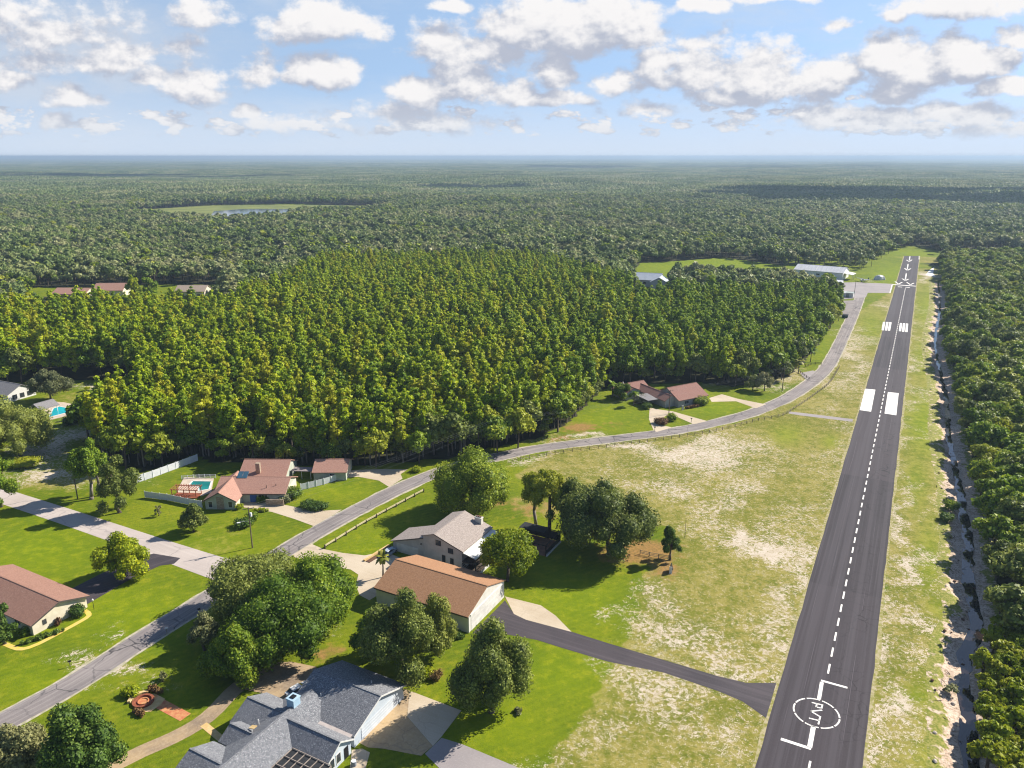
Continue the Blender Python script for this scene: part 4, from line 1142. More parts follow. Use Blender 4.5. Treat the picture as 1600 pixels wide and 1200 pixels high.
def pergola():
    o = gp(292, 775); r = thing('pergola', 'red stained open pergola at the near end of the green pool', 'pergola', (*o, 0), radians(-4))
    for u in (-3.4, 0, 3.4):
        for v in (-1.4, 1.6):
            m = MB(); m.box(u - .09, u + .09, v - .09, v + .09, 0, 2.3); m.build('post', M['redwood'], r)
    for v in (-1.4, 1.6):
        m = MB(); m.bar((-3.9, v, 2.3), (3.9, v, 2.3), .1, .22); m.build('beam', M['redwood'], r)
    m = MB()
    for k in range(11): m.bar((-3.6 + k * .72, -1.9, 2.53), (-3.6 + k * .72, 2.1, 2.53), .09, .16)
    m.build('rafters', M['redwood'], r)
    m = MB(); m.bar((-3.4, -1.4, .9), (3.4, -1.4, .9), .06, .12); m.bar((-3.4, -1.4, .45), (3.4, -1.4, .45), .06, .12); m.build('rail', M['redwood'], r)
    m = MB(); m.box(-3.6, 3.6, -1.5, 1.7, .02, .2); m.build('platform', M['redwood'], r)
pergola()

def patio_enclosure():
    o = gp(797, 855); r = thing('patio_enclosure', 'dark framed screened patio with a brown floor behind the yellow green tree', 'enclosure', (*o, 0), TH)
    W, D, h = 9.5, 8.0, 2.6
    m = MB(); m.box(0, W, 0, D, .0, .14); m.build('floor', mat('brown_pavers', (.30, .16, .11), (.22, .12, .085), 1.2, .9), r)
    m = MB(); m.box(W + .02, W + .3, 0, D, 0, .35); m.build('curb', M['white'], r)
    for u in (0, W / 3, 2 * W / 3, W):
        for v in (0, D):
            p = MB(); p.box(u - .08, u + .08, v - .08, v + .08, .14, h); p.build('post', M['black'], r)
    m = MB()
    for v in (0, D): m.bar((-.2, v, h), (W + .2, v, h), .12, .2)
    for u in (0, W): m.bar((u, 0, h + .2), (u, D, h + .2), .12, .14)
    m.build('beam', M['black'], r)
    m = MB(); m.bar((0, D + .02, .2), (W, D + .02, .2), .03, 2.3); m.bar((W - .05, .2, .2), (W - .05, D, .2), .03, 1.2); m.build('screen', M['screen'], r)
    m = MB(); m.slab([(-.2, D * .62, h + .5), (W * .7, D * .62, h + .5), (W * .7, D + .2, h + .46), (-.2, D + .2, h + .46)], .06); m.build('shade_roof', M['screen'], r)
    f = thing('patio_table', 'covered patio table on the brown patio floor', 'table', (o[0] + 4.6, o[1] + 1.4, .14), TH)
    m = MB(); m.lathe([(.9, .7), (.95, .72), (.95, .76), (.2, .8)], n=14); m.build('tabletop', M['cover'], f)
    for a in range(4):
        p = MB(); p.tube((.6 * cos(a * pi / 2), .6 * sin(a * pi / 2), 0), (.5 * cos(a * pi / 2), .5 * sin(a * pi / 2), .7), .04); p.build('leg', M['black'], f)
patio_enclosure()

def fire_pit():
    o = gp(224, 1097); r = thing('fire_pit', 'ringed brick fire pit on the sandstone garden patio', 'fire pit', (*o, 0))
    m = MB(); m.lathe([(1.75, 0), (1.75, .4), (1.35, .4), (1.3, .12), (.05, .1)], n=24); m.build('brick_ring', M['redwood'], r)
    m = MB(); m.lathe([(.9, .13), (.9, .3), (.75, .3), (.7, .16), (.05, .15)], n=20); m.build('inner_ring', M['brick'], r)
    s = thing('stone_bench', 'low curved sandstone bench behind the fire pit', 'bench', (*o, 0))
    m = MB()
    for k in range(8):
        a = radians(95 + k * 12); b = radians(95 + k * 12 + 11.4)
        m.hexa([(2.1 * cos(a), 2.1 * sin(a), .04), (2.6 * cos(a), 2.6 * sin(a), .04), (2.6 * cos(b), 2.6 * sin(b), .04), (2.1 * cos(b), 2.1 * sin(b), .04)],
               [(2.1 * cos(a), 2.1 * sin(a), .48), (2.6 * cos(a), 2.6 * sin(a), .48), (2.6 * cos(b), 2.6 * sin(b), .48), (2.1 * cos(b), 2.1 * sin(b), .48)])
    m.build('seat', M['sandstone'], s)
fire_pit()

# ------------------------------------------------------------------ poles and wires
POLETOP = {}
def utility_pole(key, px, py, h, label, lamp=False, can=False, arm=1.3):
    x, y = gp(px, py)
    r = thing('utility_pole', label, 'utility pole', (x, y, 0), radians(25))
    m = MB(); m.tube((0, 0, 0), (0, 0, h), .17, .11, 10); m.build('pole', M['pole'], r)
    if arm:
        m = MB(); m.box(-arm, arm, -.06, .06, h - .5, h - .36); ca = m.build('crossarm', M['pole'], r)
        ins = MB()
        for u in (-arm + .1, 0, arm - .1): ins.tube((u, 0, h - .36), (u, 0, h - .12), .05, .04, 6)
        ins.build('insulators', M['steel'], ca)
    if can:
        m = MB(); m.lathe([(.26, 0), (.28, .05), (.28, .85), (.2, .95), (.05, .98)], (.42, 0, h - 2.5), 14); m.build('transformer', M['metalwhite'], r)
    if lamp:
        m = MB(); m.path([(0, 0, h - 3.6), (-1.2, -.3, h - 3.3), (-2.2, -.5, h - 3.25)], .045); la = m.build('lamp_arm', M['steel'], r)
        m = MB(); m.box(-2.9, -2.1, -.7, -.35, h - 3.38, h - 3.22); m.build('lamp_head', M['metalwhite'], r)
    POLETOP[key] = (x, y, h)
utility_pole('a', 394.5, 856, 10.7, 'wooden utility pole with transformer and street lamp on the corner lawn', True, True)
utility_pole('b', 772, 706, 11.0, 'wooden utility pole behind the round oak beside the road')
utility_pole('c', 1045, 647, 9.2, 'thin utility pole in front of the courtyard house')
utility_pole('d', 1222, 611, 9.6, 'utility pole beside the road where it bends up to the airfield')
utility_pole('e', 1334, 466, 11.5, 'tall bare pole at the corner of the far apron', arm=0)
utility_pole('f', 1310, 502, 7.5, 'leaning reddish pole against the grove by the parking strip', arm=0)
utility_pole('g', 121.5, 780, 8.5, 'bare leaning post left of the two roadside pines', arm=0)
utility_pole('h', 1174, 428, 13, 'slim mast at the far edge of the clearing', arm=0)
def wires(name, label, a, b, offs, sag):
    A = POLETOP[a]; B = POLETOP[b]
    for k, (o, dz) in enumerate(offs):
        m = MB(); pts = []
        d = np.array(B[:2]) - np.array(A[:2]); n = np.array([-d[1], d[0]]) / np.linalg.norm(d) * o
        for i in range(15):
            t = i / 14
            pts.append((A[0] + d[0] * t + n[0] - A[0], A[1] + d[1] * t + n[1] - A[1], (A[2] + (B[2] - A[2]) * t) - dz - sag * 4 * t * (1 - t)))
        m.path(pts, .0075, 4)
        w = m.build(name, M['cover'])
        w.location = (A[0], A[1], 0)
        tag(w, label, 'power line', group='power lines between the utility poles')
O3 = [(-1.1, .15), (0, .15), (1.1, .15), (0, 2.0)]
wires('power_line', 'thin grey power line slung over the lawn to the roadside oak pole', 'a', 'b', O3, 1.2)
wires('power_line', 'thin grey power line slung over the road edge to the courtyard house pole', 'b', 'c', O3, 1.4)
wires('power_line', 'thin grey power line slung past the courtyard house to the bend pole', 'c', 'd', O3, 1.0)
m = MB(); m.tube((0, 0, 0), (0, 0, 5.2), .06, .04, 8); _p = m.build('pole', M['pole'], thing('marker_pole', 'thin bare marker pole standing in the dry field behind the small tree', 'pole', (*gp(1070, 840), 0)))

def mailbox(label, px, py, m_, h=1.1):
    r = thing('mailbox', label, 'mailbox', (*gp(px, py), 0), radians(28))
    p = MB(); p.box(-.06, .06, -.06, .06, 0, h); p.build('post', M['wood'], r)
    b = MB(); prof = [(-.14, 0), (.14, 0), (.14, .16), (.1, .25), (0, .29), (-.1, .25), (-.14, .16)]
    b.hexa([(-.28, y, h + z) for y, z in prof], [(.28, y, h + z) for y, z in prof]); b.build('box', m_, r)
mailbox('black mailbox on the grass across from the sandy road verge', 110, 1042, M['black'])
mailbox('black mailbox at the road edge under the big oak', 312, 961, M['black'], 1.3)
mailbox('white mailbox post beside the shaded road, below the oak shadow', 261, 990, M['white'])
mailbox('dark mailbox at the left arm of the courtyard drive', 1023, 674, M['black'], 1.4)
mailbox('dark mailbox between the courtyard drives', 1080, 660, M['black'], 1.3)
def lamp_post():
    r = thing('lamp_post', 'small white topped lamp post on the lawn beside the dark driveway', 'lamp post', (*gp(147, 952), 0))
    m = MB(); m.tube((0, 0, 0), (0, 0, 1.9), .05); m.build('post', M['black'], r)
    m = MB(); m.lathe([(.1, 1.9), (.18, 2.0), (.2, 2.3), (.08, 2.45)], n=10); m.build('lamp_head', M['white'], r)
lamp_post()
def sign_board():
    r = thing('sign_board', 'dark slanted board with a white edge at the rim of the leaf litter', 'board', (*gp(1050, 893), 0), radians(70))
    m = MB(); m.hexa([(-1.0, -.08, .3), (1.0, -.08, .3), (1.0, .08, .3), (-1.0, .08, .3)], [(-1.0, .3, 1.6), (1.0, .3, 1.6), (1.0, .44, 1.6), (-1.0, .44, 1.6)]); m.build('panel', M['black'], r)
    m = MB(); m.box(-1.12, -1.02, -.1, .5, 0, 1.7); m.build('edge_board', M['white'], r)
    for u in (-.7, .7):
        p = MB(); p.box(u - .06, u + .06, -.14, -.02, 0, .6); p.build('leg', M['wood'], r)
sign_board()
def ac_unit():
    r = thing('air_conditioner', 'round grey air conditioning unit beside the slate roofed house', 'air conditioner', (*gp(553, 1196), 0))
    m = MB(); m.lathe([(.42, 0), (.42, .8), (.40, .85), (.1, .86)], n=20); m.build('case', M['cover'], r)
    m = MB(); m.lathe([(.36, .862), (.36, .89), (.05, .9)], n=20); m.build('grille', M['metalwhite'], r)
ac_unit()
def dumpster():
    r = thing('dumpster', 'dark teal dumpster on the strip beside the airfield road', 'dumpster', (*gp(1320, 496.5), 0), TH)
    m = MB(); m.hexa([(-1.5, -.9, .15), (1.5, -.9, .15), (1.5, .9, .15), (-1.5, .9, .15)], [(-1.7, -1.0, 1.5), (1.7, -1.0, 1.5), (1.7, 1.0, 1.9), (-1.7, 1.0, 1.9)]); m.build('bin', M['teal'], r)
    m = MB(); m.slab([(-1.75, -1.05, 1.6), (1.75, -1.05, 1.6), (1.75, 1.05, 2.0), (-1.75, 1.05, 2.0)], .07); m.build('lid', M['black'], r)
dumpster()
m = MB()
for k in range(5): m.bar((.25 + .03 * k, -6 + 3 * k, 0), (.25, -3 + 3 * k, 0), .3, .35)
_w = thing('garden_edging', 'low orange brown retaining edge between the lawn and the garage drive', 'retaining wall', (*gp(588, 864), 0), radians(62) )
m = MB(); a = np.array(gp(569, 877)); b = np.array(gp(608, 853)); c_ = np.array(gp(588, 864)); rr = np.array([[cos(-radians(62)), -sin(-radians(62))], [sin(-radians(62)), cos(-radians(62))]])
a, b = rr @ (a - c_), rr @ (b - c_)
m.bar((*a, 0), (*b, 0), .55, .4); m.build('edging', M['sandstone'], _w)
m = MB(); m.bar((a[0] - .0, a[1] - 1.0, .0), (b[0], b[1] - 1.0, .0), 1.2, .12); m.build('mulch_bed', M['mulch'], _w)

# ------------------------------------------------------------------ vehicles
def car(label, px, py, rz, paint, kind='car', name='parked_car'):
    r = thing(name, label, 'car' if kind == 'car' else kind, (*gp(px, py), 0), rz)
    body = MB()
    prof = [(-2.2, .35), (2.2, .35), (2.25, .62), (2.1, .85), (1.1, .98), (-1.75, 1.0), (-2.25, .85), (-2.28, .6)]
    ins = [(x * .985, z) for x, z in prof]
    body.hexa([(x, -.86, z) for x, z in prof], [(x, .86, z) for x, z in prof])
    body.build('body', paint, r)
    cab = MB(); q = [(-1.85, .98), (1.05, .98), (.35, 1.42), (-1.35, 1.44)]
    cab.hexa([(x, -.78 + .14 * (z > 1.2), z) for x, z in q], [(x, .78 - .14 * (z > 1.2), z) for x, z in q]); cab.build('windows', M['glass'], r)
    ro = MB(); ro.hexa([(-1.4, -.66, 1.43), (.4, -.66, 1.42), (.4, .66, 1.42), (-1.4, .66, 1.43)], [(-1.3, -.6, 1.5), (.3, -.6, 1.49), (.3, .6, 1.49), (-1.3, .6, 1.5)]); ro.build('roof', paint, r)
    for x in (-1.4, 1.4):
        for y in (-.8, .8):
            w = MB(); w.tube((x, y - .1, .33), (x, y + .1, .33), .33, .33, 14); wo = w.build('wheel', M['rubber'], r)
            h = MB(); h.tube((x, y + (.1 if y > 0 else -.1), .33), (x, y + (.13 if y > 0 else -.13), .33), .19, .17, 10); h.build('rim', M['steel'], wo)
    for y in (-.6, .6):
        l = MB(); l.box(2.2, 2.28, y - .18, y + .18, .6, .75); l.build('headlight', M['metalwhite'], r)
        l = MB(); l.box(-2.31, -2.24, y - .18, y + .18, .62, .76); l.build('tail_light', mat('tail_lamp', (.35, .02, .02), None, 1, .3), r)
    return r
car('pale silver blue car parked beside the garage wing of the white house', 608.5, 866, radians(60), M['carblue'])
car('white car with dark windows parked behind the slate roof', 467, 1082, radians(50), M['carwhite'])
car('small dark car parked before the airfield hangar door', 1306, 439, radians(-30), M['teal'])

def plane():
    r = thing('light_aircraft', 'parked light aircraft with dark stripes on the grass beside the apron', 'aircraft', (*gp(1350, 440), 0), radians(20))
    b = MB(); b.lathe([(.1, -3.6), (.55, -3.2), (.75, -1.5), (.7, 0), (.3, 3.2), (.12, 4.2)], n=12)
    b.v = [(z, x, y + 1.2) for x, y, z in b.v]; b.build('fuselage', M['metalwhite'], r)
    m = MB(); m.hexa([(-2, -6, 2.0), (-.4, -6, 2.0), (-.4, 6, 2.0), (-2, 6, 2.0)], [(-2, -6, 2.16), (-.5, -6, 2.12), (-.5, 6, 2.12), (-2, 6, 2.16)]); m.build('wing', M['cover'], r)
    m = MB(); m.box(3.2, 4.2, -1.9, 1.9, 1.4, 1.5); m.build('tailplane', M['cover'], r)
    m = MB(); m.hexa([(3.2, -.06, 1.5), (4.3, -.06, 1.5), (4.3, .06, 1.5), (3.2, .06, 1.5)], [(3.9, -.04, 2.9), (4.4, -.04, 2.9), (4.4, .04, 2.9), (3.9, .04, 2.9)]); m.build('fin', M['teal'], r)
    for x, y in ((-2.4, 0), (-.8, -1), (-.8, 1)):
        w = MB(); w.tube((x, y - .1, .28), (x, y + .1, .28), .28, .28, 10); w.tube((x, y, .3), (x, y * .5, 1.0), .06); w.build('wheel', M['rubber'], r)
    m = MB(); m.box(-3.75, -3.65, -1.0, 1.0, 1.12, 1.28); m.build('propeller', M['black'], r)
    t = thing('white_tarp', 'bulging white tarp over a stored load beside the light aircraft', 'tarp', (*gp(1374, 437), 0), radians(10))
    m = MB(); m.lathe([(4.2, 0), (4.0, 1.2), (3.2, 2.6), (2.0, 3.3), (.1, 3.6)], n=16)
    m.v = [(x * 1.1 + .25 * sin(y * 2.1), y * .7 + .2 * sin(x * 1.7), z + .15 * sin(x * 2 + y)) for x, y, z in m.v]; m.build('cover', M['white'], t)
plane()

# ------------------------------------------------------------------ vegetation
def ico(sub=1):
    t = (1 + sqrt(5)) / 2
    v = [(-1, t, 0), (1, t, 0), (-1, -t, 0), (1, -t, 0), (0, -1, t), (0, 1, t), (0, -1, -t), (0, 1, -t), (t, 0, -1), (t, 0, 1), (-t, 0, -1), (-t, 0, 1)]
    f = [(0, 11, 5), (0, 5, 1), (0, 1, 7), (0, 7, 10), (0, 10, 11), (1, 5, 9), (5, 11, 4), (11, 10, 2), (10, 7, 6), (7, 1, 8), (3, 9, 4), (3, 4, 2), (3, 2, 6), (3, 6, 8), (3, 8, 9), (4, 9, 5), (2, 4, 11), (6, 2, 10), (8, 6, 7), (9, 8, 1)]
    v = [np.array(p) / np.linalg.norm(p) for p in v]
    for _ in range(sub):
        nf = []; mid = {}
        def mp(a, b):
            k = (min(a, b), max(a, b))
            if k not in mid:
                p = v[a] + v[b]; v.append(p / np.linalg.norm(p)); mid[k] = len(v) - 1
            return mid[k]
        for a, b, c in f:
            x, y, z = mp(a, b), mp(b, c), mp(c, a)
            nf += [(a, x, z), (b, y, x), (c, z, y), (x, y, z)]
        f = nf
    return np.array(v), np.array(f)
ICO0, ICO1 = ico(0), ico(1)
ICO_S = ICO0
creek_debris()

def foliage(lobes, n, size, rng, core=.72, sub=1, jit=.75, up=.25, shell=(.72, 1.08), cover=.8):
    """leaf clumps spread over and through a set of lobes; returns V, Q, T, tint"""
    Lc = np.array([l[0] for l in lobes], float); Lr = np.array([l[1] for l in lobes], float)
    area = (Lr[:, 0] * Lr[:, 2]); pr = area / area.sum()
    N = int(n * 1.7)
    k = rng.choice(len(lobes), N, p=pr)
    d = rng.normal(size=(N, 3)); d[:, 2] += up; d /= np.linalg.norm(d, axis=1)[:, None]
    s = rng.uniform(shell[0], shell[1], N) 
    P = Lc[k] + Lr[k] * d * s[:, None]
    keep = np.ones(N, bool)
    for i in range(len(lobes)):
        q = (P - Lc[i]) / Lr[i]
        keep &= ~((np.linalg.norm(q, axis=1) < cover * .85) & (k != i))
    P, d, k = P[keep][:n], d[keep][:n], k[keep][:n]
    N = len(P)
    nr = d / Lr[k] * Lr[k].mean(axis=1)[:, None] + rng.normal(size=(N, 3)) * jit
    nr /= np.linalg.norm(nr, axis=1)[:, None]
    h = rng.normal(size=(N, 3)); a = np.cross(nr, h); a /= np.linalg.norm(a, axis=1)[:, None]; b = np.cross(nr, a)
    sz = size * rng.uniform(.6, 1.4, N)
    ca = (a * (sz * rng.uniform(.5, .75, N))[:, None]); cb = b * (sz * .5)[:, None]
    sk = nr * (sz * rng.uniform(-.25, .25, N))[:, None]
    V = np.stack([P - ca + sk, P - cb * .9 - sk * .5, P + ca + sk, P + cb * 1.1 - sk * .5], 1).reshape(-1, 3)
    Q = np.arange(4 * N).reshape(-1, 4)
    lt = rng.uniform(.15, .85, len(lobes))
    tint = np.repeat(np.clip(lt[k] * .55 + rng.uniform(0, .55, N), 0, 1), 4)
    T = None
    if core:
        iv, if_ = ICO1 if sub else ICO0
        TV = []; TF = []; o = len(V)
        for c, r in zip(Lc, Lr):
            w = iv * (1 + rng.normal(0, .07, len(iv)))[:, None]
            TV.append(c + w * r * core); TF.append(if_ + o); o += len(iv)
        V = np.concatenate([V] + TV); T = np.concatenate(TF)
        tint = np.concatenate([tint, np.full(len(V) - len(tint), .25)])
    return V, Q, T, tint

def crown_mesh(name, lobes, n, size, rng, m, **kw):
    V, Q, T, ti = foliage(lobes, n, size, rng, **kw)
    return np_mesh(name, V, Q, [m], None, {'tint': ti}, T)

def oak_lobes(rng, R, Hc, zc, k=16, rr=(.27, .42), flat=.82, bottom=.35):
    L = []
    for i in range(k):
        a = i * 2.399 + rng.uniform(-.4, .4)
        rad = sqrt((i + .5) / k) * .80
        z = (1 - rad ** 2) * rng.uniform(.25, 1.0) - bottom * rng.uniform(.3, 1.2) * rad
        r = R * rng.uniform(*rr)
        L.append(((R * rad * cos(a) * rng.uniform(.85, 1.1), R * rad * sin(a) * rng.uniform(.85, 1.1), zc + Hc * .42 * z), (r, r, r * flat)))
    return L

def trunk_mesh(name, rng, H, r, m, limbs=None, lean=0.0, split=.45):
    b = MB()
    top = np.array([lean * H, 0, H * split])
    mid = np.array([lean * H * .4 + rng.normal(0, .02) * H, rng.normal(0, .02) * H, H * split * .5])
    b.path([(0, 0, -.2), tuple(mid * .15 + np.array([0, 0, .1])), tuple(mid), tuple(top)], [r * 1.5, r * 1.1, r * .9, r * .75], 8)
    for e in limbs or []:
        e = np.array(e, float)
        q = top * .55 + e * .45 + np.array([0, 0, .06 * H])
        st = mid * rng.uniform(0, .5) + top * .5
        st = top if rng.random() < .6 else st * 1.0
        b.path([tuple(top), tuple(q), tuple(e)], [r * .55, r * .36, r * .14], 6)
    me = bpy.data.meshes.new(name); me.from_pydata(b.v, [], b.f); me.materials.append(m)
    me.polygons.foreach_set('use_smooth', [True] * len(b.f)); me.update()
    return me

def depth_at(x, y): return y * CP + HGT * SP
def height_for(x, y, py):
    lo, hi = 0, 60
    for _ in range(40):
        m_ = (lo + hi) / 2
        if pj(x, y, m_)[1] > py: lo = m_
        else: hi = m_
    return lo

SEED = [100]
def yard_tree(label, bx, by, wpx, top, m='oak', n=5200, size=.42, k=16, crown_off=0, bare=.3, name='tree', cat='tree', group=None, bark='bark', deep=1.0, flat=.82, H=None, rr=(.27, .42), jit=.65, up=.25):
    SEED[0] += 1; rng = np.random.default_rng(SEED[0])
    x, y = gp(bx, by); s = depth_at(x, y) / FOC
    H = H or height_for(x, y, top)
    R = wpx * s / 2
    Hc = H * (1 - bare); zc = H * bare + Hc * .5
    L = oak_lobes(rng, R, Hc, zc, int(k * 1.7), (rr[0] * .72, rr[1] * .92), flat, .7)
    xm = max(hypot(c[0], c[1]) + r[0] for c, r in L) / R * .96
    L = [((c[0] / xm + crown_off * s, c[1] / xm * deep, c[2]), tuple(q / xm for q in r)) for c, r in L]
    # keep the crown within its height
    za, zb = min(c[2] - r[2] for c, r in L), max(c[2] + r[2] for c, r in L); f = (H * (1 - bare * .75)) / (zb - za)
    L = [((c[0], c[1], H - (zb - c[2]) * f), (r[0], r[1], r[2] * min(1.5, max(.8, f)))) for c, r in L]
    r = thing(name, label, cat, (x, y, 0), 0, group)
    lim = [l[0] for l in L if l[0][2] < H * .85][:9]
    link('trunk', trunk_mesh('trunk', rng, H, .022 * H + .06, M[bark], lim, 0, max(.25, bare + .08)), r)
    link('crown', crown_mesh('crown', L, int(n * 1.6), size * .78, rng, M[m], jit=jit, up=up), r)
    return r

def shrub(label, px, py, w, h, m='dark', n=420, size=.24, name='shrub', cat='shrub', group=None, d=None, rz=0):
    SEED[0] += 1; rng = np.random.default_rng(SEED[0])
    k = max(3, int(w * 2.2)); L = []
    d = d or w
    for i in range(k):
        a = i * 2.4; rad = sqrt((i + .4) / k) * .62
        r = .42 * min(w, d) / 2 * rng.uniform(.8, 1.2) + .1
        L.append(((rad * w / 2 * cos(a) * 1.2, rad * d / 2 * sin(a) * 1.2, h * .5 * (1.05 - rad * .5)), (r, r, h * .48 * rng.uniform(.8, 1.05))))
    me = crown_mesh(name, L, n, size, rng, M[m], sub=0)
    o = link(name, me, None, (*gp(px, py), 0), rz)
    tag(o, label, cat, group)
    return o

def palm(label, bx, by, top, fr_=2.2, n=16, m='palm', name='palm_tree', group=None):
    SEED[0] += 1; rng = np.random.default_rng(SEED[0])
    x, y = gp(bx, by); H = height_for(x, y, top) - fr_ * .25
    r = thing(name, label, 'palm tree', (x, y, 0), 0, group)
    b = MB(); b.path([(0, 0, -.1), (.1, .05, H * .5), (.05, .1, H)], [.22, .15, .13], 8); b.build('trunk', M['bark'], r)
    V = []; Q = []; ti = []
    for i in range(n):
        a = i * 2.399; el = radians(rng.uniform(5, 75)); L = fr_ * rng.uniform(.8, 1.15)
        p = np.array([.05, .1, H]); d = np.array([cos(a) * cos(el), sin(a) * cos(el), sin(el)])
        sd = np.array([-sin(a), cos(a), 0]); tt = rng.uniform(.1, 1)
        prev = None
        for s in range(7):
            w = (.1 + .42 * sin(pi * min(1, s / 6 * .92 + .08))) * fr_ / 2.2
            dr = np.array([0, 0, -.05 * w])
            row = [p - sd * w + dr * 6, p, p + sd * w + dr * 6]
            o = len(V); V += row; ti += [tt] * 3
            if prev is not None:
                Q += [(prev, prev + 1, o + 1, o), (prev + 1, prev + 2, o + 2, o + 1)]
            prev = o
            d = d + np.array([0, 0, -.26]); d /= np.linalg.norm(d); p = p + d * L / 6
    link('crown', np_mesh('crown', np.array(V), np.array(Q), [M[m]], None, {'tint': ti}), r)
    return r

# --- yard trees, one by one
yard_tree('large olive oak at the road corner, farthest back in the clump', 402, 958, 168, 878, 'oak', 8500, .40, 22, bare=.12)
yard_tree('large bright green oak in the middle of the clump before the slate roof', 450, 1012, 184, 914, 'green', 10500, .40, 26, bare=.06)
yard_tree('broad green oak on the right of the clump, beside the pale driveway', 500, 968, 146, 874, 'green', 8000, .40, 20, bare=.08)
yard_tree('smaller green oak at the lower left of the clump, over the garden drive', 374, 1060, 112, 975, 'broad', 8000, .40, 20, bare=.06)
yard_tree('small brown half dead tree at the left edge of the oak clump', 320, 1016, 54, 955, 'grey', 1400, .34, 9, bare=.25)
yard_tree('dense round olive oak hiding the near eave of the brown hangar', 628, 1056, 128, 915, 'oak', 8500, .36, 20, bare=.05, flat=1.0, rr=(.3, .44))
yard_tree('smaller olive oak against the brown hangar wall, right of the round olive oak', 684, 1022, 66, 930, 'oak', 4200, .36, 12, bare=.15, flat=1.15, rr=(.32, .5))
yard_tree('low green oak in shade on the lawn left of the olive oaks', 588, 1030, 78, 955, 'broad', 3200, .38, 12, bare=.15)
yard_tree('dark olive oak alone on the lawn in front of the hangar driveway', 768, 1112, 136, 966, 'oak', 9500, .36, 20, bare=.05, flat=1.0, rr=(.3, .44))
yard_tree('yellow green spreading tree at the corner of the brown hangar', 793, 908, 112, 832, 'yellow', 4600, .42, 15, bare=.42)
yard_tree('largest oak, in leaf litter at the edge of the dry field', 952, 866, 168, 750, 'oak', 9000, .44, 22, bare=.22, rr=(.24, .38))
yard_tree('round green oak behind the white house chimney, beside the road', 737, 802, 138, 706, 'broad', 9000, .46, 22, bare=.16)
yard_tree('thin stemmed dark tree right of the round oak, on one leaning stem', 838, 824, 58, 733, 'broad', 2600, .42, 10, bare=.52, bark='palebark', name='tree')
yard_tree('thin stemmed tree with a dense crown, second of the row above the patio', 858, 840, 60, 733, 'broad', 2900, .42, 11, bare=.52, bark='bark')
yard_tree('pale twin stemmed tree beside the largest oak', 889, 844, 72, 744, 'oak', 3000, .44, 11, bare=.42, bark='palebark')
yard_tree('low bushy green tree in the shade between the pale stem tree and the largest oak', 915, 852, 70, 790, 'broad', 2600, .42, 10, bare=.1)
yard_tree('small dark upright tree at the right end of the short rail fence', 1047, 875, 36, 822, 'dark', 2000, .36, 9, bare=.25)
yard_tree('yellow green round tree beside the dark corner driveway', 194, 902, 86, 834, 'yellow', 4800, .42, 16, bare=.08)
yard_tree('dark bushy roadside tree right of the two tall pines', 187, 801, 70, 712, 'oak', 4200, .42, 14, bare=.08)
yard_tree('tall roadside pine with a flat round crown, left of the pair', 143, 780, 62, 684, 'green', 3000, .44, 10, bare=.45, bark='palebark', name='pine_tree')
yard_tree('tall roadside pine with a round crown, right of the pair', 156, 774, 52, 694, 'green', 2400, .44, 9, bare=.42, bark='palebark', name='pine_tree')
yard_tree('wide olive oak hiding the pavilion at the left edge', 30, 712, 112, 618, 'oak', 6500, .46, 18, bare=.1)
yard_tree('dark oak at the left edge beneath the grey roof', -18, 690, 90, 612, 'oak', 3600, .46, 14, bare=.1)
yard_tree('bright leafy tree cut by the left edge beside the pale side road', 2, 792, 58, 708, 'green', 3000, .44, 12, bare=.12)
yard_tree('old open live oak with a forked trunk behind the turquoise pool', 80, 628, 74, 577, 'grey', 3600, .5, 15, bare=.32, flat=.6)
yard_tree('small round tree on the lawn in front of the ranch house gable', 303, 831, 46, 786, 'oak', 2600, .36, 10, bare=.15)
yard_tree('tiny sparse sapling on the corner lawn', 248, 806, 13, 790, 'grey', 260, .3, 5, bare=.2)
yard_tree('olive tree at the bottom left corner', 30, 1208, 110, 1136, 'grey', 4500, .4, 15, bare=.1)
yard_tree('wide dark evergreen above the garden driveway at the bottom left', 138, 1216, 132, 1098, 'dark', 6500, .4, 18, bare=.12)
yard_tree('dark bush like tree at the left edge against the cream house', 8, 1006, 44, 946, 'dark', 2400, .36, 10, bare=.1)
yard_tree('brownish tree beside the road bend below the grove', 1194, 611, 34, 581, 'grey', 900, .5, 8, bare=.2)
yard_tree('greyish low tree beside the bend, left of the brownish one', 1176, 609, 26, 585, 'oak', 700, .5, 7, bare=.2)
yard_tree('leafy tree overhanging the left flank of the courtyard house', 972, 624, 34, 598, 'broad', 1100, .46, 9, bare=.15)
yard_tree('solitary dark tree before the airfield sheds', 1290, 462, 20, 427, 'broad', 700, .8, 8, bare=.1)
yard_tree('yellowish tree rising beside the long pinkish roof', 212, 468, 26, 428, 'yellow', 600, .9, 8, bare=.15)
yard_tree('rounded green tree right of the yellowish one beyond the grove', 238, 470, 30, 430, 'green', 600, .9, 8, bare=.15)
palm('small yellowing palm at the corner of the brown hangar', 598.5, 902, 868, 2.0)
palm('small palm on the lawn left of the courtyard house', 956, 622, 598, 2.4, m='green')
palm('small palm in front of the courtyard house shrubs', 990, 634, 612, 2.4, m='green')
palm('palm at the grove edge beside the turnout', 1247, 584, 562, 2.8)
palm('palm against the grove just above the turnout palm', 1266, 566, 546, 2.8, m='green')
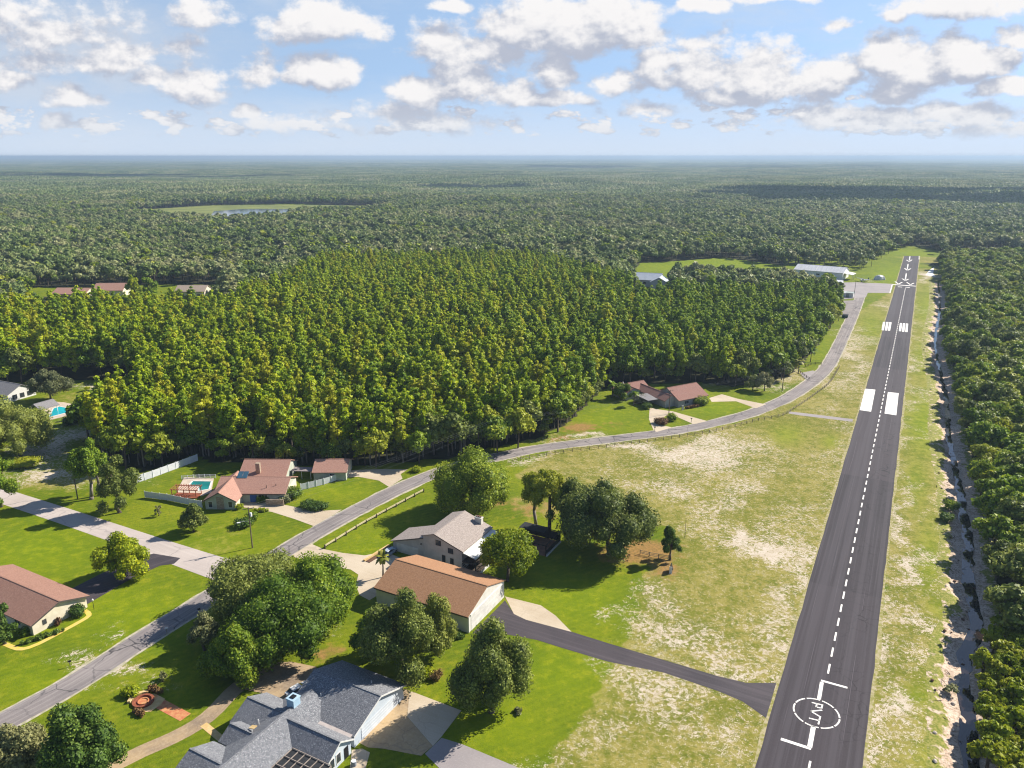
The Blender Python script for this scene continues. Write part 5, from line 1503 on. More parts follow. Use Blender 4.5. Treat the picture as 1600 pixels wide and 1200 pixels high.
# --- shrubs
shrub('dark clipped shrub on the grass triangle, left of two', 484, 793, 5.2, 2.2, 'dark', 900)
shrub('dark clipped shrub on the grass triangle, right of two', 499, 795, 4.8, 2.0, 'dark', 800)
shrub('dark round shrub under the utility pole on the corner lawn', 380, 823, 4.6, 2.4, 'dark', 800)
shrub('smaller shrub just above the round one under the utility pole', 394, 812, 3.8, 2.4, 'broad', 700)
shrub('bushy green shrub at the right end of the courtyard wall', 458, 777, 5.0, 3.4, 'broad', 900)
shrub('brownish shrub by the courtyard wall of the ranch house', 445, 784, 4.0, 2.2, 'grey', 600)
shrub('leafy shrub beside the blue front door', 412, 783, 4.4, 2.2, 'green', 700)
shrub('low shrub at the right wall of the ranch house gable', 374, 795, 2.4, 1.5, 'yellow', 350)
shrub('low hedge along the driveway edge of the ranch house', 408, 799, 6.0, 1.0, 'yellow', 500, d=1.5)
shrub('reddish plant mound inside the courtyard drive', 1033, 662, 5.5, 2.2, 'red', 800)
shrub('leafy green bush inside the courtyard drive', 1049, 657, 4.0, 3.0, 'broad', 700)
shrub('green shrub against the front wall of the courtyard house', 1094, 631, 6.5, 3.6, 'broad', 1000)
shrub('low brown hedge under the courtyard house windows', 1082, 637, 9.0, 1.2, 'red', 700, d=1.6, rz=radians(29))
shrub('pale bush left of the courtyard entrance', 1001, 629, 6.0, 3.4, 'grey', 800)
shrub('dark bush at the courtyard entrance pillar', 1010, 638, 4.0, 2.6, 'dark', 600)
shrub('bright palm like bush at the left corner of the courtyard house', 975, 622, 5.0, 3.2, 'yellow', 700)
shrub('clipped round bush at the near corner of the cream house', 40, 992, 2.4, 1.8, 'green', 420)
shrub('dark bush at the far corner of the cream house', 121, 962, 3.2, 2.6, 'dark', 560)
shrub('low clipped hedge along the front of the cream house', 66, 997, 10.0, 1.0, 'dark', 900, d=1.3, rz=radians(38))
shrub('red leaved plant against the cream gable wall', 92, 976, 1.6, 1.8, 'red', 240)
shrub('silver agave with stiff leaves on the garden lawn', 256, 1062, 1.8, 1.7, 'grey', 200)
shrub('yellow green shrub left of the fire pit', 205, 1086, 3.2, 1.7, 'yellow', 520)
shrub('brownish shrub row behind the fire pit patio', 242, 1080, 4.5, 1.1, 'red', 480, d=1.4, rz=radians(-28))
shrub('low brown hedge in front of the fire pit patio', 218, 1116, 3.4, .9, 'red', 380, d=1.3, rz=radians(-28))
shrub('yellow shrub on the lawn below the olive oaks', 668, 1056, 3.2, 1.5, 'yellow', 500)
shrub('brown shrub beside the yellow shrub below the olive oaks', 682, 1060, 2.6, 1.6, 'red', 360)
shrub('dark shrub at the near corner of the brown hangar', 713, 994, 3.0, 1.1, 'dark', 420)
shrub('white flowering plant at the foot of the lone dark olive oak', 810, 1113, 1.6, .9, 'grey', 200)
shrub('small round bush on the sandy track by the turquoise pool', 108, 664, 4.6, 3.6, 'dark', 600)
shrub('pale bush right of the round bush by the turquoise pool', 124, 660, 4.6, 3.0, 'oak', 600)
shrub('yellowish thicket on the sandy track at the left', 40, 726, 9, 2.6, 'thicket', 900)
shrub('yellow green bush left of the thicket on the sandy track', 10, 730, 7, 3.0, 'green', 700)
shrub('brown fallen branch heap on the creek bank', 1488, 1078, 2.6, .7, 'grey', 140)
shrub('tall bush on the near bank of the creek under the trees', 1487, 795, 4.0, 2.6, 'broad', 500)
shrub('bush at the runway side of the creek below the red maple', 1478, 812, 4.2, 2.0, 'dark', 500)
shrub('bright bush on the grass before the road fork', 650, 737, 3.4, 1.8, 'yellow', 380)

# --- prototypes of forest trees
def pine_proto(i, m):
    """two habits: ragged spires and rounded domes, both over a bare pale stem"""
    rng = np.random.default_rng(300 + i); H = 19.0; L = []
    z = 6.6 + rng.uniform(-1.5, 1.5); z0 = z; dome = i % 3 == 2; RM = rng.uniform(2.1, 2.8)
    while z < H - .8:
        f = (z - z0) / (H - z0)
        R = RM * ((1 - f ** 3.5) ** .6 if dome else (1 - f ** 2.4) ** .7) * (.7 + .3 * min(1, f / .35)) + .25
        for q in range(3 if f < .45 else (2 if f < .8 else 1)):
            a = rng.uniform(0, 2 * pi); o = R * rng.uniform(.3, .62) * (1 if f < .8 else .25); r = R * rng.uniform(.38, .62)
            L.append(((o * cos(a), o * sin(a), z + rng.normal(0, .5)), (r, r, r * rng.uniform(.7, 1.0))))
        z += rng.uniform(1.1, 1.7)
    cr = crown_mesh('pine_crown', L, 1000, .52, rng, m, sub=0, core=.78, up=.4, jit=.5)
    b = MB(); b.path([(0, 0, -.2), (.1 * rng.normal(), .1 * rng.normal(), 8), (0, 0, 17.5)], [.24, .17, .05], 7)
    for k in range(7):
        a = rng.uniform(0, 6.3); zz = rng.uniform(5.0, 10); b.tube((0, 0, zz), (1.6 * cos(a), 1.6 * sin(a), zz + .5), .05, .02, 4)
    tm = bpy.data.meshes.new('pine_trunk'); tm.from_pydata(b.v, [], b.f); tm.materials.append(M['palebark']); tm.update()
    return cr, tm
PINES = [pine_proto(i, M['pine']) for i in range(7)] + [pine_proto(10 + i, M['pinegreen']) for i in range(6)]

def merged(name, lobes, n, size, rng, m, trunk=None, **kw):
    V, Q, T, ti = foliage(lobes, n, size, rng, **kw)
    mi = [0] * (len(Q) + (0 if T is None else len(T)))
    if trunk is not None:
        tb = np.array(trunk.v); tq = np.array([f for f in trunk.f if len(f) == 4]) + len(V)
        V = np.concatenate([V, tb]); ti = np.concatenate([ti, np.full(len(tb), .3)])
        nq = len(Q); Q = np.concatenate([Q, tq]); mi = [0] * nq + [1] * len(tq) + [0] * (0 if T is None else len(T))
    return np_mesh(name, V, Q, [m, M['bark']], mi, {'tint': ti}, T)

def broad_proto(i, m, H=10.5, R=4.2, n=900, size=.62, k=11):
    rng = np.random.default_rng(500 + i)
    R *= rng.uniform(.85, 1.15)
    L = oak_lobes(rng, R, H * .8, H * .52, k, (.22, .44), .9, .6)
    zt = max(c[2] + r[2] for c, r in L); L = [((c[0], c[1], c[2] + H - zt), r) for c, r in L]
    b = MB(); b.path([(0, 0, -.2), (.2, .1, H * .4), (.1, 0, H * .7)], [.26, .2, .08], 6)
    return merged('broadleaf_tree', L, n, size, rng, m, b, sub=0, core=.76, jit=.5 if size > 1 else .6, up=.4)
BROADS = [broad_proto(i, M['broad'], 10.5, 4.4, 1050, .62, 17) for i in range(4)] + [broad_proto(10 + i, M['oak'], 11, 4.6, 1050, .6, 18) for i in range(3)] + [broad_proto(20 + i, M['green'], 10, 4.0, 950, .62, 15) for i in range(2)] + [broad_proto(25, M['thicket'], 9, 3.6, 850, .6, 14)]
THK = [broad_proto(30 + i, M['thicket'], 4.2, 2.6, 620, .46, 8) for i in range(4)]
FARS = [broad_proto(50 + i, M['far'], 11.5, 5.0, 230, 1.35, 8) for i in range(5)] + [broad_proto(60 + i, M['broad'], 11, 4.6, 230, 1.3, 8) for i in range(2)] + [broad_proto(70, M['grey'], 10.5, 4.8, 230, 1.3, 8)]

def far_patch(i, S, cnt, leafn, R, m):
    rng = np.random.default_rng(800 + i); L = []
    g = int(sqrt(cnt)); st = S / g
    for a in range(g):
        for b in range(g):
            x = (a + .5 + rng.uniform(-.42, .42)) * st - S / 2; y = (b + .5 + rng.uniform(-.42, .42)) * st - S / 2
            h = rng.uniform(7, 13); r = R * rng.uniform(.75, 1.25)
            L.append(((x, y, h - r * .8), (r, r, r * .85 + 1)))
    if leafn:
        V, Q, T, ti = foliage(L, cnt * leafn, R * .42, rng, core=.85, sub=0, cover=.5, up=.7, jit=.5)
    else:
        V, Q, T, ti = foliage(L, cnt, R * .6, rng, core=1.0, sub=0, cover=.5, up=.8)
    nl = len(Q) * 4
    ti[nl:] = np.repeat(rng.uniform(.05, .75, len(L)), len(ICO0[0]))
    return np_mesh('forest_patch', V, Q, [m], None, {'tint': ti}, T)
PATCH = [far_patch(i, 84, 81, 26, 5.2, M['far']) for i in range(6)]
WIDE = [far_patch(20 + i, 320, 324, 0, 11.0, M['wide']) for i in range(4)]

def scatter(name, label, pts, rot, scl, idx, meshes):
    """one object carrying many instances of the given meshes"""
    col = bpy.data.collections.new(name + '_kinds')
    for k, me in enumerate(meshes):
        o = bpy.data.objects.new('%s_%02d' % (name, k), me); col.objects.link(o)
    me = bpy.data.meshes.new(name)
    me.vertices.add(len(pts)); me.vertices.foreach_set('co', np.asarray(pts, np.float32).ravel())
    for nm, arr, tp in (('rot', rot, 'FLOAT'), ('scl', scl, 'FLOAT_VECTOR'), ('idx', idx, 'INT')):
        at = me.attributes.new(nm, tp, 'POINT')
        if tp == 'FLOAT_VECTOR': at.data.foreach_set('vector', np.asarray(arr, np.float32).ravel())
        else: at.data.foreach_set('value', np.asarray(arr, np.float32 if tp == 'FLOAT' else np.int32))
    me.update()
    ng = bpy.data.node_groups.new(name + '_spread', 'GeometryNodeTree')
    ng.interface.new_socket('Geometry', in_out='INPUT', socket_type='NodeSocketGeometry')
    ng.interface.new_socket('Geometry', in_out='OUTPUT', socket_type='NodeSocketGeometry')
    t = NT(ng)
    gi = t.n('NodeGroupInput'); go = t.n('NodeGroupOutput')
    ci = t.n('GeometryNodeCollectionInfo'); ci.inputs[0].default_value = col; ci.inputs[1].default_value = True; ci.inputs[2].default_value = True
    ip = t.n('GeometryNodeInstanceOnPoints'); ip.inputs['Pick Instance'].default_value = True
    def na(nm, tp):
        a = t.n('GeometryNodeInputNamedAttribute', data_type=tp); a.inputs[0].default_value = nm; return a.outputs[0]
    cx = t.n('ShaderNodeCombineXYZ'); t.put(cx.inputs[2], na('rot', 'FLOAT'))
    er = t.n('FunctionNodeEulerToRotation'); t.put(er.inputs[0], cx.outputs[0])
    t.put(ip.inputs['Points'], gi.outputs[0]); t.put(ip.inputs['Instance'], ci.outputs[0])
    t.put(ip.inputs['Instance Index'], na('idx', 'INT')); t.put(ip.inputs['Rotation'], er.outputs[0]); t.put(ip.inputs['Scale'], na('scl', 'FLOAT_VECTOR'))
    t.put(go.inputs[0], ip.outputs[0])
    o = bpy.data.objects.new(name, me); C.objects.link(o)
    md = o.modifiers.new('spread', 'NODES'); md.node_group = ng
    tag(o, label, None, kind='stuff')
    return o

def jitter_grid(x0, x1, y0, y1, st, rng, j=.42):
    xs = np.arange(x0, x1, st); ys = np.arange(y0, y1, st)
    X, Y = np.meshgrid(xs, ys); X = X + (np.arange(len(ys)) % 2)[:, None] * st / 2
    X = X.ravel() + rng.uniform(-j, j, X.size) * st; Y = Y.ravel() + rng.uniform(-j, j, Y.size) * st
    return X, Y

def wave(X, Y, s):
    return (np.sin(X / s + 1.3) * np.cos(Y / (s * 1.3) + .4) + .6 * np.sin((X + Y) / (s * .53) + 2.1) + .4 * np.cos((X * .7 - Y) / (s * .31))) / 2

# the pine grove: the nearest 300 as individuals, the rest one mass
def grove():
    rng = np.random.default_rng(41)
    X, Y = jitter_grid(-420, 330, 170, 640, 4.35, rng, .5)
    k = inside(PINE, X, Y) & (np.abs(X) < Y * .70 + 60)
    PXX, PYY = pj(X, Y)
    k &= ~((PXX > 985) & (PXX < 1050) & (PYY < 486))
    X, Y = X[k], Y[k]; D = np.hypot(X, Y)
    px, py = pj(X, Y, 10.0)
    vis = (px > -40)
    o = np.argsort(D + 1e4 * ~vis)
    X, Y, D = X[o], Y[o], D[o]
    n = 300
    s = rng.uniform(.66, 1.14, len(X)) * (1 - .10 * (D > 520)) * (1 + .07 * wave(X, Y, 14))
    s = np.where(rng.random(len(X)) < .05, s * 1.16, s)
    s = s * (1 - .18 * np.clip((pj(X, Y)[0] - 960) / 250, 0, 1))
    rz = rng.uniform(0, 6.28, len(X))
    lab = 'tall yellow green pine on a pale bare trunk in the front of the dense grove'
    gx = np.clip((pj(X, Y)[0] - 700) / 420, .10, .9) + .25 * wave(X, Y, 22)
    ids = np.where(rng.random(len(X)) < gx, rng.integers(7, 13, len(X)), rng.integers(0, 7, len(X)))
    for i in range(n):
        cr, tm = PINES[ids[i]]
        r = thing('pine_tree', lab, 'pine tree', (X[i], Y[i], 0), rz[i], 'pines along the front of the dense grove')
        w = rng.uniform(.95, 1.2)
        r.scale = (s[i] * w, s[i] * w, s[i])
        link('trunk', tm, r); link('crown', cr, r)
    S = np.stack([s * 1.06, s * 1.06, s], 1)
    scatter('pine_grove', 'dense mass of yellow green pine crowns behind the front trees', np.stack([X, Y, X * 0], 1)[n:], rz[n:], S[n:], ids[n:], [p[0] for p in PINES])
    return len(X)
npine = grove()

def mixed_edge():
    """broadleaved trees along the front of the grove"""
    rng = np.random.default_rng(77)
    spots_ = [(150, 668), (136, 690), (165, 688), (190, 668), (200, 700), (224, 690), (232, 724), (195, 735), (240, 655), (215, 650), (262, 706), (285, 690), (265, 672), (300, 715), (176, 722), (252, 728), (310, 690),
              (700, 712), (725, 706), (655, 722), (760, 700), (795, 692), (820, 684), (845, 676), (862, 664), (880, 655), (893, 640), (905, 625), (810, 700), (775, 706), (915, 612), (868, 676), (1130, 596), (1150, 603), (1165, 598), (1205, 592), (1228, 580), (1246, 570), (1262, 556), (1270, 545), (1285, 528), (1298, 506), (1306, 488), (400, 728), (450, 730), (520, 731), (585, 730), (345, 722), (1080, 596), (1020, 594), (985, 596), (1305, 472), (1288, 466), (15, 604), (35, 598), (100, 588), (160, 590), (200, 590)]
    front = spline(G([(232, 736), (305, 711), (330, 722), (440, 727), (560, 729), (640, 723), (700, 716), (770, 702), (840, 686), (885, 664), (910, 642), (935, 614), (960, 602), (1100, 599), (1180, 602), (1228, 590), (1255, 568), (1278, 540), (1300, 505)]), 4.2)
    extra = [tuple(float(v) for v in pj(x + rng.normal(0, 1.2), y + rng.uniform(.5, 5))) for x, y in front]
    for i, (px, py) in enumerate(spots_ + extra):
        x, y = gp(px + rng.uniform(-4, 4), py + rng.uniform(-2, 2)) if i < len(spots_) else gp(px, py)
        me = BROADS[rng.integers(0, len(BROADS))]
        s = rng.uniform(.9, 1.35) if i < len(spots_) and not (300 < px < 600) else (rng.uniform(.35, .75) if rng.random() < .7 else rng.uniform(.8, 1.2))
        o = link('understory_tree', me, None, (x, y, 0), rng.uniform(0, 6.28), (s * 1.05, s * 1.05, s * 1.1))
        tag(o, 'rounded dark green broadleaf tree at the foot of the pine grove', 'tree', 'broadleaf trees along the foot of the pine grove')
mixed_edge()

def right_wood():
    rng = np.random.default_rng(52)
    X, Y = jitter_grid(20, 720, 30, 700, 5.4, rng)
    dc = dist_poly([tuple(p) for p in CREEK], X, Y); px, py = pj(X, Y)
    cx = np.interp(py, pj(CREEK[:, 0], CREEK[:, 1])[1], pj(CREEK[:, 0], CREEK[:, 1])[0])
    k = ((inside(RIGHT, X, Y) & (dc > 4.0)) | ((px > cx) & (px < cx + 40) & (py > 470) & (py < 1000) & (dc > 4.0))) & ~inside(THICK, X, Y) & (X < Y * .69 + 40)
    X, Y = X[k], Y[k]; D = np.hypot(X, Y)
    px, py = pj(X, Y, 8.0); vis = (px < 1640) & (py < 1230)
    o = np.argsort(D + 1e4 * ~vis); X, Y, D = X[o], Y[o], D[o]
    s = rng.uniform(.60, 1.22, len(X)); dc = dist_poly([tuple(p) for p in CREEK], X, Y)
    s = np.where(dc < 7, s * .85, s)
    rz = rng.uniform(0, 6.28, len(X)); ids = rng.integers(0, len(BROADS), len(X)); n = 300
    w = rng.uniform(.9, 1.15, len(X))
    for i in range(n):
        o_ = link('broadleaf_tree', BROADS[ids[i]], None, (X[i], Y[i], 0), rz[i], (s[i] * w[i], s[i] * w[i], s[i]))
        tag(o_, 'dark green broadleaf tree in the wood beyond the creek', 'tree', 'broadleaf trees in the wood beyond the creek')
    scatter('creek_wood', 'dense broadleaf wood stretching away beyond the creek', np.stack([X, Y, X * 0], 1)[n:], rz[n:], np.stack([s * w, s * w, s], 1)[n:], ids[n:], BROADS)
    X, Y = jitter_grid(30, 200, 60, 200, 2.9, rng)
    k = inside(THICK, X, Y) & (X < Y * .7 + 55); X, Y = X[k], Y[k]
    for x, y in list(zip(X, Y))[:300]:
        s = rng.uniform(.7, 1.1)
        o_ = link('thicket_shrub', THK[rng.integers(0, 4)], None, (x, y, 0), rng.uniform(0, 6.28), (s, s, s * rng.uniform(.8, 1.2)))
        tag(o_, 'yellow green shrub in the thicket at the bottom right beside the creek', 'shrub', 'shrubs of the thicket beside the creek')
    o_ = link('red_maple', crown_mesh('red_maple', oak_lobes(rng, 2.6, 4, 7.4, 8), 700, .5, rng, leaf('maple_foliage', (.12, .04, .01), (.38, .10, .02), (.45, .22, .03), (.4, .15, .02))), None, (*gp(1571, 812), 0))
    tag(o_, 'small orange red tree top in the wood beyond the creek', 'tree')
right_wood()

def far_wood():
    rng = np.random.default_rng(63)
    X, Y = jitter_grid(-1250, 1250, 395, 1700, 7.8, rng, .5)
    k = (np.abs(X) < Y * .70 + 40)
    for p in (PINE, RIGHT, FIELD, APRON, LAKE, ROOFS): k &= ~inside(p, X, Y)
    k &= ~inside(DRY[0], X, Y) & ~inside(DRY[1], X, Y)
    px, py = pj(X, Y)
    k &= (py < 508) & ~((px > 1100) & (py > 474) & (px < 1480))
    k &= (np.abs(px - 1018) > 30) | (np.abs(py - 455) > 26)
    X, Y = X[k], Y[k]
    w = wave(X, Y, 90)
    s = rng.uniform(.66, 1.4, len(X)) * (1 + .26 * w)
    ids = np.where(rng.random(len(X)) < .12 + .3 * (wave(X + 400, Y, 60) > .35), rng.integers(5, 8, len(X)), rng.integers(0, 5, len(X)))
    scatter('far_forest', 'dense grey green forest stretching behind the grove', np.stack([X, Y, X * 0], 1), rng.uniform(0, 6.28, len(X)), np.stack([s, s, s], 1), ids, FARS)
    X, Y = jitter_grid(-6500, 6500, 1660, 9000, 84, rng, .08)
    k = (np.abs(X) < Y * .70 + 60); X, Y = X[k], Y[k]
    w = wave(X, Y, 420)
    scatter('farther_forest', 'forest fading towards the horizon', np.stack([X, Y, X * 0], 1), rng.integers(0, 4, len(X)) * pi / 2, np.stack([np.full(len(X), 1.02)] * 2 + [1.1 + .7 * w], 1), rng.integers(0, len(PATCH), len(X)), PATCH)
    X, Y = jitter_grid(-32000, 32000, 8900, 44000, 320, rng, .05)
    k = (np.abs(X) < Y * .70 + 200); X, Y = X[k], Y[k]
    w = wave(X, Y, 1900)
    scatter('horizon_forest', 'forest on the horizon', np.stack([X, Y, X * 0], 1), rng.integers(0, 4, len(X)) * pi / 2, np.stack([np.full(len(X), 1.03)] * 2 + [1.15 + .7 * w], 1), rng.integers(0, len(WIDE), len(X)), WIDE)
far_wood()

# ------------------------------------------------------------------ air, sky, sun
SUN_AZ, SUN_EL = radians(64.1), radians(36.5)
def air():
    m = bpy.data.materials.new('haze_air'); m.use_nodes = True; t = NT(m.node_tree)
    for n in list(m.node_tree.nodes):
        if n.type == 'BSDF_PRINCIPLED': m.node_tree.nodes.remove(n)
    v = t.n('ShaderNodeVolumePrincipled'); v.inputs['Color'].default_value = (.44, .58, .74, 1); v.inputs['Density'].default_value = 1.2e-4; v.inputs['Anisotropy'].default_value = .2
    out = [n for n in m.node_tree.nodes if n.type == 'OUTPUT_MATERIAL'][0]
    m.node_tree.links.new(v.outputs[0], out.inputs['Volume'])
    b = MB(); b.box(-80000, 80000, -3000, 80000, -3.5, 97)
    o = b.build('haze', m); tag(o, 'pale blue haze over the forest', kind='stuff')
air()

def shade_clouds():
    """fair weather clouds off to the right whose shadows darken bands of the far forest"""
    rng = np.random.default_rng(12)
    m, t, p = new_mat('cloud_white'); p.inputs['Base Color'].default_value = (.85, .86, .88, 1); p.inputs['Roughness'].default_value = 1
    for cx, cy_, rx, ry, alt in ((1020, 1760, 700, 300, 1000), (-1800, 3450, 850, 230, 1400), (-250, 3350, 260, 140, 1400), (1500, 6200, 1500, 420, 2600), (-120, 2250, 170, 70, 1000)):
        k = alt / math.tan(SUN_EL); V = []; T = []; o = 0
        for i in range(34):
            a = rng.uniform(0, 6.28); q = sqrt(rng.random()); r = rng.uniform(.16, .34) * min(rx, ry) * 1.3
            w = ICO1[0] * (1 + rng.normal(0, .1, len(ICO1[0])))[:, None] * r * np.array([1.3, 1, .6]) + np.array([q * rx * cos(a), q * ry * sin(a), (1 - q) * r * .5])
            V.append(w); T.append(ICO1[1] + o); o += len(w)
        me = np_mesh('cloud', np.concatenate(V), None, [m], None, None, np.concatenate(T)); me.polygons.foreach_set('use_smooth', [True] * len(me.polygons))
        c = link('cloud', me, None, (cx + k * sin(SUN_AZ), cy_ + k * cos(SUN_AZ), alt)); tag(c, kind='structure')
shade_clouds()

CLOUDS = [  # sight x, y, half width, half height, strength
    (505, 40, 82, 34, 1.0), (488, 26, 50, 26, 1.0), (580, 50, 30, 22, .7), (315, 26, 46, 26, .62), (495, 116, 58, 32, 1.0), (405, 114, 42, 30, .6), (300, 140, 56, 34, .85), (245, 125, 40, 22, .5),
    (118, 157, 42, 22, .9), (88, 193, 30, 13, .8), (380, 174, 24, 14, .75), (10, 128, 34, 16, .7), (60, 50, 150, 46, .5), (190, 80, 130, 22, .48), (110, 100, 150, 24, .42), (20, 20, 80, 26, .55),
    (705, 8, 26, 14, .8), (690, 70, 60, 42, .72), (760, 80, 70, 40, .8), (815, 50, 70, 46, .95), (905, 48, 95, 50, 1.1), (960, 28, 66, 44, 1.1), (1000, 58, 50, 26, .85), (665, 148, 48, 28, 1.0), (725, 128, 60, 46, .75), (790, 150, 60, 26, .7),
    (862, 110, 36, 40, .85), (830, 155, 70, 18, .8), (905, 158, 30, 14, .7), (962, 132, 40, 26, .75), (1032, 104, 44, 26, .85), (1035, 132, 44, 18, .7), (1100, 118, 70, 44, .85), (1180, 120, 90, 48, .95), (1255, 132, 76, 36, .85), (1140, 156, 80, 18, .75), (1085, 70, 60, 22, .5),
    (1392, 96, 46, 44, 1.15), (1432, 118, 66, 38, 1.0), (1400, 142, 70, 22, .9), (1322, 116, 50, 26, .75), (1520, 98, 66, 40, 1.15), (1572, 140, 56, 18, .8), (1500, 14, 100, 24, 1.05), (1585, 60, 46, 22, .8), (1392, 28, 22, 13, .7), (1312, 43, 22, 12, .75), (1092, 12, 38, 14, .75), (1215, 3, 70, 8, .6),
    (1280, 182, 80, 26, .65), (1375, 186, 60, 22, .7), (1500, 180, 90, 24, .7), (470, 195, 90, 14, .45), (600, 178, 60, 16, .5), (720, 195, 80, 16, .5), (1000, 175, 60, 14, .45), (1560, 205, 80, 16, .5)]

def sky():
    w = bpy.data.worlds.new('World'); SC.world = w; w.use_nodes = True
    t = NT(w.node_tree); bg = w.node_tree.nodes['Background']
    co = t.n('ShaderNodeTexCoord').outputs['Generated']
    sp = t.n('ShaderNodeSeparateXYZ'); t.put(sp.inputs[0], co)
    yy = t.math('MAXIMUM', sp.outputs[1], .02)
    cb = t.n('ShaderNodeCombineXYZ'); t.put(cb.inputs[0], t.math('DIVIDE', sp.outputs[0], yy)); t.put(cb.inputs[1], t.math('DIVIDE', sp.outputs[2], yy))
    P0 = cb.outputs[0]
    # cloud cover as a reusable group: position on the sky -> thickness
    g = bpy.data.node_groups.new('cloud_cover', 'ShaderNodeTree')
    g.interface.new_socket('P', in_out='INPUT', socket_type='NodeSocketVector')
    g.interface.new_socket('D', in_out='OUTPUT', socket_type='NodeSocketFloat')
    q = NT(g); gi = q.n('NodeGroupInput'); go = q.n('NodeGroupOutput'); P = gi.outputs[0]
    nz = q.n('ShaderNodeTexNoise'); q.put(nz.inputs['Vector'], q.vec('MULTIPLY', P, (1, 1.35, 1))); nz.inputs['Scale'].default_value = 16; nz.inputs['Detail'].default_value = 3
    PW = q.vec('ADD', P, q.vec('MULTIPLY', q.vec('SUBTRACT', nz.outputs[1], (.5, .5, .5)), (.045, .03, 0)))
    acc = None
    for x, y, a, b, s in CLOUDS:
        u = (x - 800) / FOC; v = -(y - 600) / FOC
        fw = CP + v * SP; up = -SP + v * CP
        cu, cv = u / fw, up / fw; ru, rv = a / FOC / fw * 1.36, b / FOC / fw * 1.3
        l = q.vec('MULTIPLY_ADD', PW, (1 / ru, 1 / rv, 0), (-cu / ru, -cv / rv, 0))
        l = q.vec('MAXIMUM', l, q.vec('MULTIPLY', l, (-1, -1.45, 0)))
        d = q.math('MULTIPLY_ADD', q.vec('LENGTH', l), -s, s)
        acc = d if acc is None else q.math('MAXIMUM', acc, d)
    n1 = q.noise(q.vec('MULTIPLY', P, (1, 1.5, 1)), 22, 7, .62)
    n2 = q.noise(q.vec('MULTIPLY', P, (1, 1.3, 1)), 7, 5, .6)
    D = q.math('ADD', q.math('MAXIMUM', acc, -.5), q.math('MULTIPLY', q.math('SUBTRACT', n1, .5), 1.5))
    D = q.math('ADD', D, q.math('MULTIPLY', q.math('SUBTRACT', n2, .5), .55))
    sv = q.n('ShaderNodeSeparateXYZ'); q.put(sv.inputs[0], P)
    band = q.math('MULTIPLY', q.ramp(sv.outputs[1], .008, .03), q.ramp(sv.outputs[1], .085, .045))
    n3 = q.noise(q.vec('MULTIPLY', P, (1, 2.3, 1)), 20, 5, .6)
    D = q.math('MAXIMUM', D, q.math('MULTIPLY_ADD', band, 1.1, q.math('MULTIPLY_ADD', n3, 5.0, -3.55)))
    q.put(go.inputs[0], D)
    def cover(p):
        n = t.n('ShaderNodeGroup'); n.node_tree = g; t.put(n.inputs[0], p); return n.outputs[0]
    d0 = cover(P0); d1 = cover(t.vec('ADD', P0, (.012, .026, 0)))
    st = t.n('ShaderNodeTexSky', sky_type='NISHITA'); t.put(st.inputs[0], t.vec('NORMALIZE', t.vec('ADD', co, (0, 0, .22)))); st.sun_disc = False
    st.sun_elevation = SUN_EL; st.sun_rotation = SUN_AZ; st.air_density = 1.0; st.dust_density = .4; st.ozone_density = 2.0; st.altitude = 90
    alpha = t.ramp(d0, .0, .40)
    r0 = t.noise(t.vec('MULTIPLY', P0, (1, 1.4, 1)), 34, 6, .6); r1 = t.noise(t.vec('MULTIPLY', t.vec('ADD', P0, (.004, .0065, 0)), (1, 1.4, 1)), 34, 6, .6)
    lit = t.ramp(t.math('ADD', t.math('SUBTRACT', d0, d1), t.math('MULTIPLY', t.math('SUBTRACT', r0, r1), 1.5)), -.42, .62)
    thick = t.ramp(d0, .2, 1.0)
    cl = t.mix(lit, (2.85, 3.1, 3.75), (5.7, 5.6, 5.6))
    cl = t.mix(t.math('MULTIPLY', thick, .12), cl, (4.9, 4.85, 5.0))
    # thin high veil and the pale air low down
    veil = t.noise(t.vec('MULTIPLY', P0, (1, 3.2, 1)), 4.5, 6, .6)
    lowp = t.ramp(sp.outputs[2], -.01, .10, 1, 0)
    blue = t.mix(.34, st.outputs[0], (3.7, 4.9, 6.3))
    skyc = t.mix(t.ramp(veil, .45, .75, 0, .6), blue, (3.9, 4.35, 5.0))
    lv = t.vec('LENGTH', t.vec('MULTIPLY_ADD', P0, (2.6, 9.0, 0), (1.6, -1.05, 0)))
    skyc = t.mix(t.math('MULTIPLY', t.ramp(lv, 1.1, .2), t.ramp(t.noise(t.vec('MULTIPLY', P0, (1, 2.6, 1)), 9, 6, .6), .3, .62, .35, .9)), skyc, (3.65, 4.05, 4.7))
    skyc = t.mix(t.math('MULTIPLY', lowp, .9), skyc, (4.2, 4.7, 5.45))
    low = t.ramp(sp.outputs[2], .0, .075, 1, 0)
    cl = t.mix(t.math('MULTIPLY', low, .7), cl, (3.95, 4.35, 4.95))
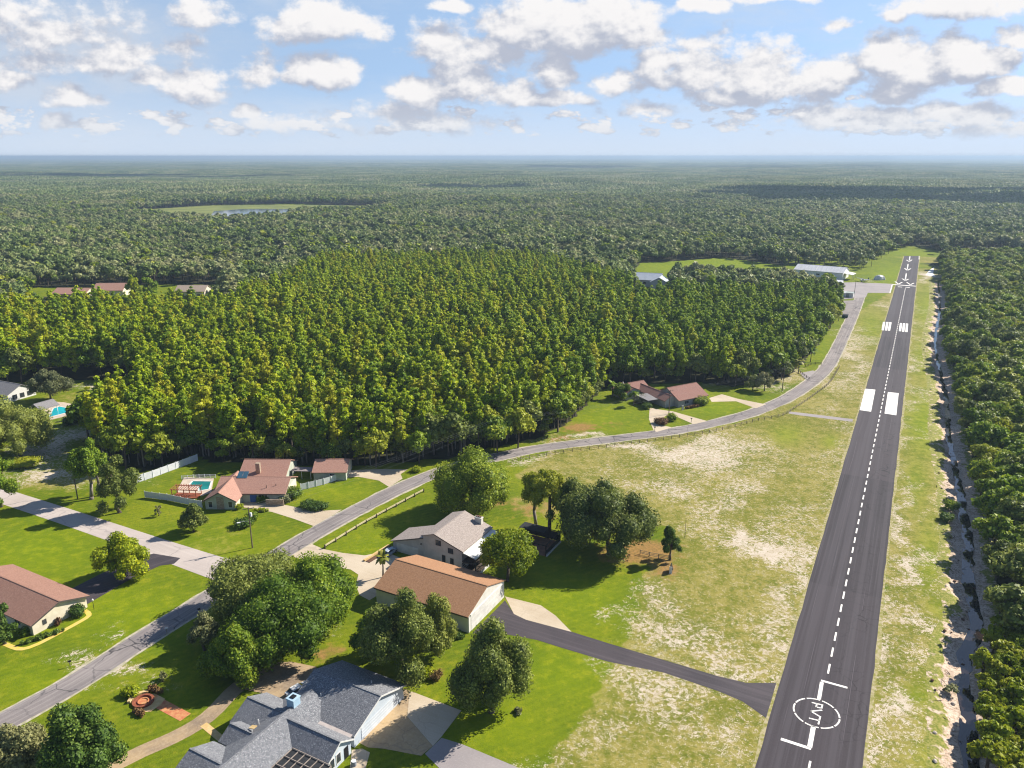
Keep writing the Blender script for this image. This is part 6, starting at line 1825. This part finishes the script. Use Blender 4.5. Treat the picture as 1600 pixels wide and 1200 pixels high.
    front = t.ramp(sp.outputs[1], .05, .3)
    above = t.ramp(sp.outputs[2], .004, .03)
    col = t.mix(t.math('MULTIPLY', t.math('MULTIPLY', alpha, front), above), skyc, cl)
    # the clouded part of the sky is only worked out where there are clouds
    t.put(bg.inputs[0], col); bg.inputs[1].default_value = .085
    b2 = t.n('ShaderNodeBackground'); t.put(b2.inputs[0], st.outputs[0]); b2.inputs[1].default_value = .085
    ms = t.n('ShaderNodeMixShader')
    inr = t.math('MULTIPLY', t.math('MULTIPLY', t.math('GREATER_THAN', sp.outputs[1], .3), t.math('GREATER_THAN', sp.outputs[2], -.001)), t.math('LESS_THAN', sp.outputs[2], .24))
    t.put(ms.inputs[0], inr); t.put(ms.inputs[1], b2.outputs[0]); t.put(ms.inputs[2], bg.outputs[0])
    w.node_tree.links.new(ms.outputs[0], [n for n in w.node_tree.nodes if n.type == 'OUTPUT_WORLD'][0].inputs[0])
    w.cycles.sampling_method = 'MANUAL'; w.cycles.sample_map_resolution = 512
sky()

sl = bpy.data.lights.new('sun', 'SUN'); sl.energy = 4.9; sl.angle = radians(.5); sl.color = (1.0, .93, .82)
so = bpy.data.objects.new('sun', sl); C.objects.link(so)
so.rotation_euler = (pi / 2 - SUN_EL, 0, pi - SUN_AZ)

cam = bpy.data.cameras.new('camera'); cam.sensor_fit = 'HORIZONTAL'; cam.sensor_width = 36; cam.lens = 36 * FOC / 1600
cam.clip_start = 1; cam.clip_end = 200000
co = bpy.data.objects.new('camera', cam); C.objects.link(co); co.location = (0, 0, HGT); co.rotation_euler = (pi / 2 - PIT, 0, 0)
SC.camera = co
SC.view_settings.view_transform = 'Standard'; SC.view_settings.look = 'None'; SC.view_settings.gamma = 1; SC.view_settings.exposure = .98
cy = SC.cycles
cy.max_bounces = 4; cy.diffuse_bounces = 2; cy.glossy_bounces = 2; cy.transmission_bounces = 3; cy.volume_bounces = 0; cy.transparent_max_bounces = 4
cy.use_denoising = True; cy.sample_clamp_indirect = 6; cy.filter_width = 1.15
